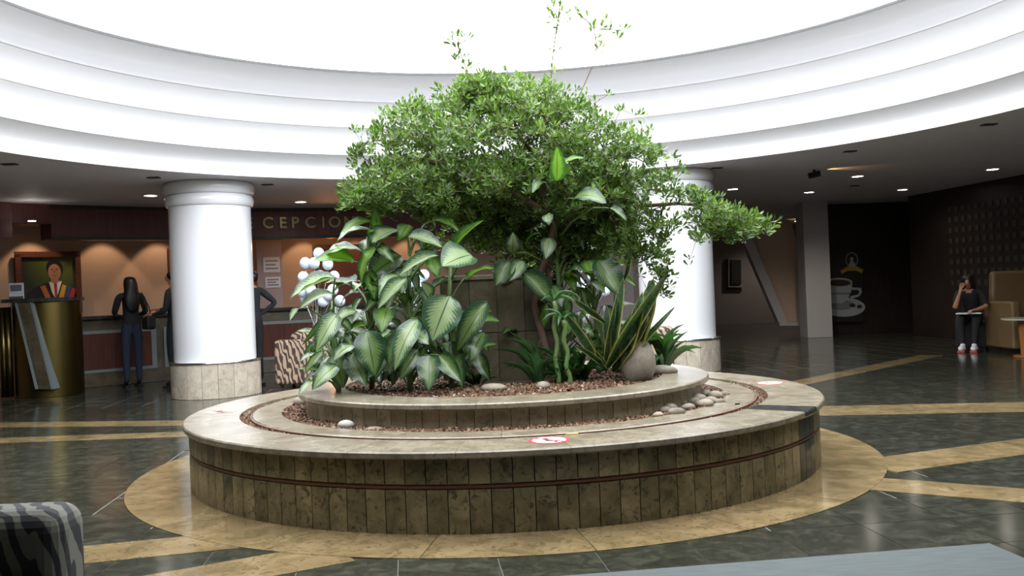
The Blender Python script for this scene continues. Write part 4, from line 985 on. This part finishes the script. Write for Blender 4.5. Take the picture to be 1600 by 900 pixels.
# pipe model radii
desc = np.ones(cnt)
for i in range(cnt - 1, -1, -1):
    if par[i] >= 0 and par[i] < i: desc[par[i]] += desc[i]
rad = np.minimum(.0013 * desc ** .42, .028)
for i_ in shoots: rad[i_] = max(rad[i_], .0055)
tb_ = MB(); tw = MB()
for i in range(cnt):
    j = par[i]
    if j < 0: continue
    a, b_ = Vector(G[j]), Vector(G[i])
    if (a - b_).length < 1e-4: continue
    big = rad[i] > .006
    (tb_ if big else tw).tube([a, b_], [min(rad[j], rad[i] * 1.5), rad[i]], 7 if big else 3, cap=False)
tb_.build('trunk_and_branches', M['bark'], tree, True)
tag(tw.build('twigs', M['bark'], tree), kind='stuff')
# rosettes of obovate leaves
def rosettes(ids, name, size, nmin, nmax, frac=1.0, droop=0):
    V = []; F = []
    for i in ids:
        p = G[i]; j = par[i]; ax = Vector(p - G[j]) if j >= 0 else Vector((0, 0, 1))
        ax = (ax.normalized() * .6 + Vector((rng.uniform(-.3, .3), rng.uniform(-.5, .1), .7 - droop))).normalized()
        for c in range(1 if rng.random() < .45 else 2):
            base = Vector(p) - ax * (.035 * c) + (Vector(rng.uniform(-.03, .03, 3)) if c else Vector())
            t1 = ax.cross(Vector((.3, .9, .1))).normalized(); t2 = ax.cross(t1)
            n = int(rng.integers(nmin, nmax + 1)); a0 = rng.uniform(0, 6.28)
            for k in range(n):
                a = a0 + 6.283 * k / n + rng.uniform(-.3, .3); sp_ = rng.uniform(.6, 1.35)
                o_ = t1 * math.cos(a) + t2 * math.sin(a); d = (ax * math.cos(sp_) + o_ * math.sin(sp_)).normalized()
                L = size * rng.uniform(.65, 1.2); wv = d.cross(ax); wv = wv.normalized() if wv.length > 1e-3 else t1
                up_ = wv.cross(d) * -1; W_ = L * .175; s0 = len(V)
                base2 = base + d * .006
                for (v_, wf, zf) in ((0, 0, 0), (.45, .62, -.03), (.75, 1, -.08), (1.0, 0, -.18), (.75, -1, -.08), (.45, -.62, -.03)):
                    q = base2 + d * (L * v_) + wv * (W_ * wf) + up_ * (L * (zf + (.06 if wf else 0)))
                    V.append((q.x, q.y, q.z))
                F.append((s0, s0 + 1, s0 + 5)); F.append((s0 + 1, s0 + 2, s0 + 4, s0 + 5)); F.append((s0 + 2, s0 + 3, s0 + 4))
    b = MB(); b.v = V; b.f = F; b.m = [0] * len(F)
    o = b.build(name, M['foliage'], tree); tag(o, kind='stuff'); return o
rosettes(tips, 'foliage', .056, 5, 8)
rosettes(shoots, 'shoot_leaves', .075, 2, 5)

# ================================================================== FURNITURE
def armchair(name, label, x0, x1, y0, y1, zt, m, seat_side, group=None, zs=.40):
    """boxy club chair; seat_side -1: opens towards the camera, +1: away"""
    t = thing(name, label, 'armchair', ((x0 + x1) / 2, (y0 + y1) / 2, 0), group); w_ = .17
    yb0, yb1 = (y1 - .2, y1) if seat_side < 0 else (y0, y0 + .2)
    MB().box(((x0 + x1) / 2, (yb0 + yb1) / 2, (.05 + zt) / 2), ((x1 - x0) / 2, .1, (zt - .05) / 2)).build('backrest', m, t, bevel=.05, seg=4)
    ya, yb = (y0, y1 - .2) if seat_side < 0 else (y0 + .2, y1)
    for xa, xb in ((x0, x0 + w_), (x1 - w_, x1)): MB().box(((xa + xb) / 2, (ya + yb) / 2, (.05 + zt - .05) / 2), ((xb - xa) / 2, (yb - ya) / 2, (zt - .1) / 2)).build('armrest', m, t, bevel=.05, seg=4)
    MB().box(((x0 + x1) / 2, (ya + yb) / 2, (.06 + zs) / 2), ((x1 - x0) / 2 - w_, (yb - ya) / 2, (zs - .06) / 2)).build('seat', m, t, bevel=.04, seg=3)
    for x in (x0 + .08, x1 - .08):
        for y in (y0 + .08, y1 - .08): MB().tube([(x, y, 0), (x, y, .06)], .022, 8).build('leg', M['wood_dark'], t)
    return t
pL = onz(430, 608, 0)
t = armchair('patterned_armchair', 'wavy tan and brown patterned armchair right of the left column', pL.x, pL.x + .9, pL.y, pL.y + .85, .68, M['zebra_far'], 1)
q = at(472, 524, pL.y + .25); MB().ball((q.x, q.y, .70), (.17, .08, .09), 20, 10).build('head_cushion', M['zebra_far'], t, True)
pR = at(1010, 560, 11.7)
armchair('patterned_armchair', 'wavy patterned armchair before the right column', pR.x - .45, pR.x + .33, 11.5, 12.3, .72, M['zebra_far'], 1)
# near zebra armchair, only its outer arm enters the frame
za = thing('zebra_armchair', 'black and grey striped armchair in the near left corner', 'armchair', (-1.85, 2.75, 0))
zt = .612
MB().box((-1.975, 3.0, (zt + .05) / 2), (.52, .11, (zt - .05) / 2)).build('armrest', M['zebra_near'], za, bevel=.07, seg=5)
MB().box((-1.95, 2.6, .24), (.45, .30, .18)).build('seat', M['zebra_near'], za, bevel=.05, seg=3)
MB().box((-1.93, 2.22, (zt + .05) / 2), (.52, .10, (zt - .05) / 2)).build('armrest', M['zebra_near'], za, bevel=.045, seg=4)
MB().box((-2.52, 2.6, .45), (.11, .45, .40)).build('backrest', M['zebra_near'], za, bevel=.05, seg=4)
for x in (-2.4, -1.5):
    for y in (2.25, 2.98): MB().tube([(x, y, 0), (x, y, .07)], .025, 8).build('leg', M['wood_dark'], za)
# rug
q = onz(1546, 850, .006)
o = MB().prism([q + Vector((0, 0, -.004)), q - tu * 2.9 + Vector((0, 0, -.004)), q - tu * 2.9 - tv * 2.2 + Vector((0, 0, -.004)), q - tv * 2.2 + Vector((0, 0, -.004))], (0, 0, .008)).build('rug', M['rug'], origin=tuple(q)); tag(o, 'grey-blue flat rug in the near right corner', 'rug')

# ---- balloons on sticks, standing on a low stand behind the planter
bs = at(497, 560, 10.4)
st = thing('balloon_stand', 'cluster of white balloons on sticks left behind the plants', 'decoration', (bs.x, 10.4, 0))
MB().lathe([(0, 0), (.16, 0), (.16, .02), (.02, .03), (.012, .04), (.012, .9)], bs.x, 10.4, 20).build('stand', M['chrome'], st)
for px, py in ((498, 396), (477, 411), (491, 411), (512, 413), (474, 433), (500, 431), (522, 432), (486, 454), (473, 456), (520, 453), (478, 467), (505, 471), (512, 461), (531, 470)):
    y = 10.4 + U(-.12, .12); p = at(px, py, y); bl = MB().ball(p, (.062, .062, .066), 16, 10).build('balloon', M['balloon'], st, True)
    MB().tube([p - Vector((0, 0, .064)), Vector((bs.x, 10.4, .88)).lerp(p, .4) - Vector((0, 0, .03)), (bs.x, 10.4, .86)], .004, 5).build('stick', M['chrome'], st)
def cluster(name, label, Y, lst, r):
    c = at(sum(a for a, _ in lst) / len(lst), 560, Y)
    t = thing(name, label, 'decoration', (c.x, Y, 0)); MB().lathe([(0, 0), (.16, 0), (.16, .02), (.012, .04), (.012, .85)], c.x, Y, 16).build('stand', M['chrome'], t)
    for px, py in lst:
        y = Y + U(-.1, .1); p = at(px, py, y); MB().ball(p, r, 14, 9).build('balloon', M['balloon'], t, True)
        MB().tube([p, (c.x, Y, .84)], .004, 5).build('stick', M['chrome'], t)
cluster('balloon_stand', 'white balloons on sticks glimpsed through the middle leaves', 10.2, [(626, 448), (640, 441), (655, 446), (668, 452), (633, 462), (650, 462), (665, 468), (645, 478), (672, 505), (662, 430), (664, 545)], .065)
cluster('balloon_stand', 'white balloons on sticks glimpsed behind the snake plant', 10.2, [(905, 440), (918, 388), (902, 405), (915, 452), (936, 440), (925, 430), (945, 455), (903, 420)], .06)

# ================================================================== PEOPLE
def figure(t, J, bones, mats, sub=1, name='body', fat=1.18):
    """one continuous skin surface over a joint graph; each bone carries a material slot"""
    keys = list(J); idx = {k: i for i, k in enumerate(keys)}
    me = bpy.data.meshes.new(name); me.from_pydata([J[k][0] for k in keys], [(idx[a], idx[b]) for a, b, _ in bones], [])
    o = bpy.data.objects.new(name, me); C.objects.link(o)
    sk = o.modifiers.new('skin', 'SKIN'); sk.use_smooth_shade = True; sk.branch_smoothing = .6
    sv = me.skin_vertices[0].data
    for k, i in idx.items():
        r = J[k][1]; g_ = fat if k in ('pelvis', 'waist', 'chest', 'collar') or k[1:] in ('sh', 'el', 'hip', 'kn', 'an') else 1.0
        r = tuple(x * g_ for x in r) if hasattr(r, '__len__') else r * g_; sv[i].radius = r if hasattr(r, '__len__') else (r, r); sv[i].use_root = (k == 'pelvis')
    ss = o.modifiers.new('sub', 'SUBSURF'); ss.levels = ss.render_levels = sub
    dg = bpy.context.evaluated_depsgraph_get(); dg.update(); m2 = bpy.data.meshes.new_from_object(o.evaluated_get(dg)); m2.name = name
    bpy.data.objects.remove(o); m2.materials.clear()
    for m in mats: m2.materials.append(m)
    A = np.array([J[a][0] for a, b, _ in bones]); B = np.array([J[b][0] for a, b, _ in bones]); mi = [m for _, _, m in bones]
    AB = B - A; ll = (AB ** 2).sum(1) + 1e-9
    for f in m2.polygons:
        c = np.array(f.center); tt = np.clip(((c - A) * AB).sum(1) / ll, 0, 1); dd = np.linalg.norm(A + AB * tt[:, None] - c, axis=1)
        f.material_index = mi[int(np.argmin(dd))]; f.use_smooth = True
    ob = link(name, m2, t); return ob
def hand(J, bones, side, wrist, dirv, palmn, mi, s=1.0, curl=.35):
    """palm, four fingers of unequal length and a thumb leaving its side"""
    d = Vector(dirv).normalized(); n = Vector(palmn).normalized(); n = (n - d * n.dot(d)).normalized(); sd = d.cross(n)
    w_ = Vector(J[wrist][0]); k = side
    J[k + 'palm'] = (tuple(w_ + d * .045 * s), (.03 * s, .016 * s)); bones.append((wrist, k + 'palm', mi))
    for i, (off, L) in enumerate(((-.026, .066), (-.009, .076), (.009, .071), (.025, .056))):
        b0 = w_ + d * .085 * s + sd * off * s; b1 = b0 + (d * math.cos(curl) + n * math.sin(curl)) * L * .5 * s; b2 = b1 + (d * math.cos(curl * 2.4) + n * math.sin(curl * 2.4)) * L * .5 * s
        for j, (q, r) in enumerate(((b0, .0085), (b1, .008), (b2, .0065))):
            J[f'{k}f{i}{j}'] = (tuple(q), r * s); bones.append(((k + 'palm') if j == 0 else f'{k}f{i}{j-1}', f'{k}f{i}{j}', mi))
    t0 = w_ + d * .035 * s - sd * .034 * s + n * .008; t1 = t0 + (d * .75 - sd * .6 + n * .3).normalized() * .04 * s; t2 = t1 + (d * .9 - sd * .2 + n * .4).normalized() * .026 * s
    for j, (q, r) in enumerate(((t0, .0105), (t1, .0095), (t2, .0075))):
        J[f'{k}t{j}'] = (tuple(q), r * s); bones.append(((k + 'palm') if j == 0 else f'{k}t{j-1}', f'{k}t{j}', mi))
def standing(label, pos, rz, height, top_m, leg_m, hair_long, arms, group=None, heel=False, hair_m=None):
    t = thing('person', label, 'person', (0, 0, 0), group); s = height / 1.66
    J = {'pelvis': ((0, 0, .93), (.145, .105)), 'waist': ((0, -.005, 1.07), (.115, .085)), 'chest': ((0, 0, 1.27), (.145, .10)), 'collar': ((0, 0, 1.39), (.08, .06)),
         'neck': ((0, .005, 1.45), .045), 'jaw': ((0, .02, 1.50), (.055, .065)), 'head': ((0, .012, 1.565), (.075, .088)), 'crown': ((0, 0, 1.625), (.055, .065)), 'nose': ((0, .105, 1.545), .012)}
    bones = [('pelvis', 'waist', 0), ('waist', 'chest', 0), ('chest', 'collar', 0), ('collar', 'neck', 2), ('neck', 'jaw', 2), ('jaw', 'head', 2), ('head', 'crown', 2), ('head', 'nose', 2)]
    for k, sx in (('l', -1), ('r', 1)):
        a = arms[k]
        J[k + 'sh'] = ((sx * .165, 0, 1.36), .052); J[k + 'el'] = (a[0], .04); J[k + 'wr'] = (a[1], .026)
        bones += [('collar', k + 'sh', 0), (k + 'sh', k + 'el', 0), (k + 'el', k + 'wr', a[4] if len(a) > 4 else 0)]
        hand(J, bones, k, k + 'wr', a[2], a[3], 2)
        J[k + 'hip'] = ((sx * .085, 0, .86), .088); J[k + 'kn'] = ((sx * .09, .02, .48), .058); J[k + 'an'] = ((sx * .09, -.01, .09), .036); J[k + 'toe'] = ((sx * .095, .12, .035), (.034, .026))
        bones += [('pelvis', k + 'hip', 1), (k + 'hip', k + 'kn', 1), (k + 'kn', k + 'an', 1), (k + 'an', k + 'toe', 3)]
    body = figure(t, J, bones, [top_m, leg_m, M['skin'], M['shoe_dark']])
    b = MB()
    if hair_long:
        rows = [(1.655, .03, .03, 0), (1.64, .07, .075, -.005), (1.60, .092, .098, -.012), (1.54, .098, .098, -.03), (1.46, .10, .07, -.055), (1.36, .115, .055, -.08), (1.26, .115, .045, -.09), (1.17, .085, .035, -.09), (1.12, .03, .02, -.09)]
    else: rows = [(1.66, .03, .03, 0), (1.645, .065, .07, -.005), (1.61, .084, .095, -.012), (1.57, .086, .09, -.026), (1.53, .07, .06, -.045), (1.50, .04, .03, -.05)]
    n = 20; vs = []
    for z, rx, ry, oy in rows:
        for j in range(n): q = 2 * PI * j / n; k_ = 1 + .05 * math.sin(j * 5 + z * 30); vs.append((rx * k_ * math.cos(q), oy + ry * k_ * math.sin(q) , z))
    fs = [(i * n + j, i * n + (j + 1) % n, (i + 1) * n + (j + 1) % n, (i + 1) * n + j) for i in range(len(rows) - 1) for j in range(n)] + [tuple(range(n))[::-1], tuple((len(rows) - 1) * n + j for j in range(n))]
    b.add(vs, fs); b.build('hair', hair_m or M['hair'], t, True)
    for sx in (-1, 1): MB().ball((sx * .032, .088, 1.575), .010, 8, 6).build('eye', M['eye'], t, True)
    for sx in (-1, 1): MB().box((sx * .093, .045, .012), (.042, .11, .012)).build('shoe_sole', M['black'], t)
    t.scale = (s, s, s); t.rotation_euler = (0, 0, rz); t.location = pos
    return t
wp = onz(209, 604, 0)
thw = math.atan2(wp.x - CX, wp.y - CY); facing = -thw
standing('woman with long black hair and jeans standing at the counter', (wp.x, wp.y, 0), facing, 1.70, M['cloth_black'], M['denim'], True,
         {'l': ((-.22, .06, 1.12), (-.16, .26, 1.11), (.3, .9, 0), (0, 0, -1)), 'r': ((.23, .03, 1.12), (.19, .24, 1.08), (-.1, 1, .1), (0, 0, -1))})
bp_ = Vector((wp.x, wp.y, 0)) + Matrix.Rotation(facing, 3, 'Z') @ Vector((.25, -.04, .98))
hb = thing('handbag', 'dark shoulder bag hanging at the hip of the woman at the counter', 'bag', bp_)
MB().box(bp_, (.07, .14, .11), facing).build('bag_body', M['shoe_dark'], hb, bevel=.03, seg=3)
sh_ = Vector((wp.x, wp.y, 0)) + Matrix.Rotation(facing, 3, 'Z') @ Vector((.17, 0, 1.45))
MB().tube([bp_ + Vector((0, -.08, .09)), bp_.lerp(sh_, .5) + Vector((.04, -.05, 0)), sh_, bp_.lerp(sh_, .5) + Vector((.04, .06, 0)), bp_ + Vector((0, .08, .09))], .009, 6).build('strap', M['shoe_dark'], hb)
p2 = onz(276, 604, 0)
standing('dark clothed person at the counter mostly hidden by the left column', (p2.x, p2.y, 0), facing + .9, 1.74, M['cloth_dark'], M['cloth_dark'], False,
         {'l': ((-.24, .03, 1.10), (-.2, .22, 1.05), (0, 1, 0), (0, 0, -1)), 'r': ((.23, .05, 1.12), (.18, .26, 1.12), (-.1, 1, .1), (0, 0, -1))})
p3 = onz(399, 602, 0)
standing('man in a dark suit with hand on hip beside the left column', (p3.x, p3.y, 0), facing + .2, 1.70, M['cloth_dark'], M['cloth_black'], False,
         {'l': ((-.24, 0, 1.1), (-.22, .06, .86), (0, .1, -1), (1, 0, 0)), 'r': ((.37, -.05, 1.18), (.20, .07, 1.02), (-.8, .5, -.3), (0, .3, -1))})

# seated woman on the right, on a dark stool, one hand at her face, papers on the lap
sp_ = at(1512, 548, 14.35)
t = thing('person', 'woman in black sitting forward with hand at her face, white trainers', 'person', (0, 0, 0))
J = {'pelvis': ((0, -.02, .50), (.14, .12)), 'waist': ((0, .06, .66), (.12, .10)), 'chest': ((0, .17, .84), (.15, .10)), 'collar': ((0, .22, .95), (.08, .06)), 'neck': ((0, .27, 1.01), .045), 'jaw': ((0, .33, 1.03), (.055, .06)),
     'head': ((0, .345, 1.10), (.075, .085)), 'crown': ((0, .33, 1.165), (.055, .06)), 'nose': ((0, .44, 1.07), .012)}
bones = [('pelvis', 'waist', 0), ('waist', 'chest', 0), ('chest', 'collar', 0), ('collar', 'neck', 2), ('neck', 'jaw', 2), ('jaw', 'head', 2), ('head', 'crown', 2), ('head', 'nose', 2)]
J['rsh'] = ((.17, .2, .92), .05); J['rel'] = ((.19, .40, .68), .038); J['rwr'] = ((.10, .46, .93), .026); bones += [('collar', 'rsh', 0), ('rsh', 'rel', 0), ('rel', 'rwr', 2)]; hand(J, bones, 'r', 'rwr', (-.3, -.05, 1), (0, -1, .1), 2, 1.1, .3)
J['lsh'] = ((-.17, .2, .92), .05); J['lel'] = ((-.26, .36, .70), .038); J['lwr'] = ((-.14, .56, .66), .026); bones += [('collar', 'lsh', 0), ('lsh', 'lel', 0), ('lel', 'lwr', 2)]; hand(J, bones, 'l', 'lwr', (.6, .6, -.1), (0, 0, -1), 2, 1.1, .4)
for k, sx in (('l', -1), ('r', 1)):
    J[k + 'hip'] = ((sx * .10, .08, .50), .088); J[k + 'kn'] = ((sx * .12, .48, .52), .062); J[k + 'an'] = ((sx * .08, .50, .10), .036); J[k + 'toe'] = ((sx * .09, .64, .045), (.036, .028))
    bones += [('pelvis', k + 'hip', 1), (k + 'hip', k + 'kn', 1), (k + 'kn', k + 'an', 1), (k + 'an', k + 'toe', 3)]
figure(t, J, bones, [M['cloth_black'], M['cloth_black'], M['skin'], M['shoe_white']])
b = MB(); rows = [(1.21, .03, .03, .33), (1.19, .07, .07, .325), (1.14, .095, .095, .31), (1.07, .10, .09, .29), (.98, .10, .06, .22), (.88, .09, .04, .12)]; n = 18; vs = []
for z, rx, ry, oy in rows:
    for j in range(n): q = 2 * PI * j / n; vs.append((rx * math.cos(q), oy + ry * math.sin(q), z))
b.add(vs, [(i * n + j, i * n + (j + 1) % n, (i + 1) * n + (j + 1) % n, (i + 1) * n + j) for i in range(len(rows) - 1) for j in range(n)] + [tuple(range(n))[::-1], tuple((len(rows) - 1) * n + j for j in range(n))]).build('hair', M['hair'], t, True)
for sx in (-1, 1):
    MB().ball((sx * .032, .425, 1.10), .010, 8, 6).build('eye', M['eye'], t, True)
    b = MB(); b.ball((sx * .088, .565, .055), (.055, .13, .05), 14, 8); b.build('trainer', M['shoe_white'], t, True)
    MB().box((sx * .088, .565, .012), (.05, .125, .012)).build('shoe_sole', M['sole_red'], t)
RZs = PI - .6
t.rotation_euler = (0, 0, RZs); t.location = (sp_.x + .33, 14.82, 0)
RM = Matrix.Rotation(RZs, 3, 'Z'); TL = Vector(t.location)
def loc_s(v): return TL + RM @ Vector(v)
o = thing('open_book', 'white open book on the lap of the seated woman', 'book', loc_s((-.02, .46, .59)))
for sx in (-1, 1): MB().box(loc_s((sx * .09 - .02, .46, .60)), (.088, .11, .008), RZs).build('page_block', M['paper'], o)
c = loc_s((0, -.05, 0))
o = thing('stool', 'dark low stool under the seated woman', 'stool', c)
MB().box((c.x, c.y, .24), (.24, .22, .20), RZs).build('seat', M['cloth_black'], o, bevel=.03, seg=3)
for sx in (-1, 1):
    for sy in (-1, 1):
        q = c + RM @ Vector((sx * .17, sy * .15, 0)); MB().tube([(q.x, q.y, 0), (q.x, q.y, .06)], .02, 8).build('leg', M['black'], o)
# blue item on the counter edge
p = at_R(480, 512, 9.3); o = MB().box((p.x, p.y, .35), (.07, .07, .35)).build('blue_bin', mat('blue_plastic', (.02, .05, .25), .4), origin=(p.x, p.y, 0), bevel=.02); tag(o, 'small blue bin before the counter behind the patterned armchair', 'bin')
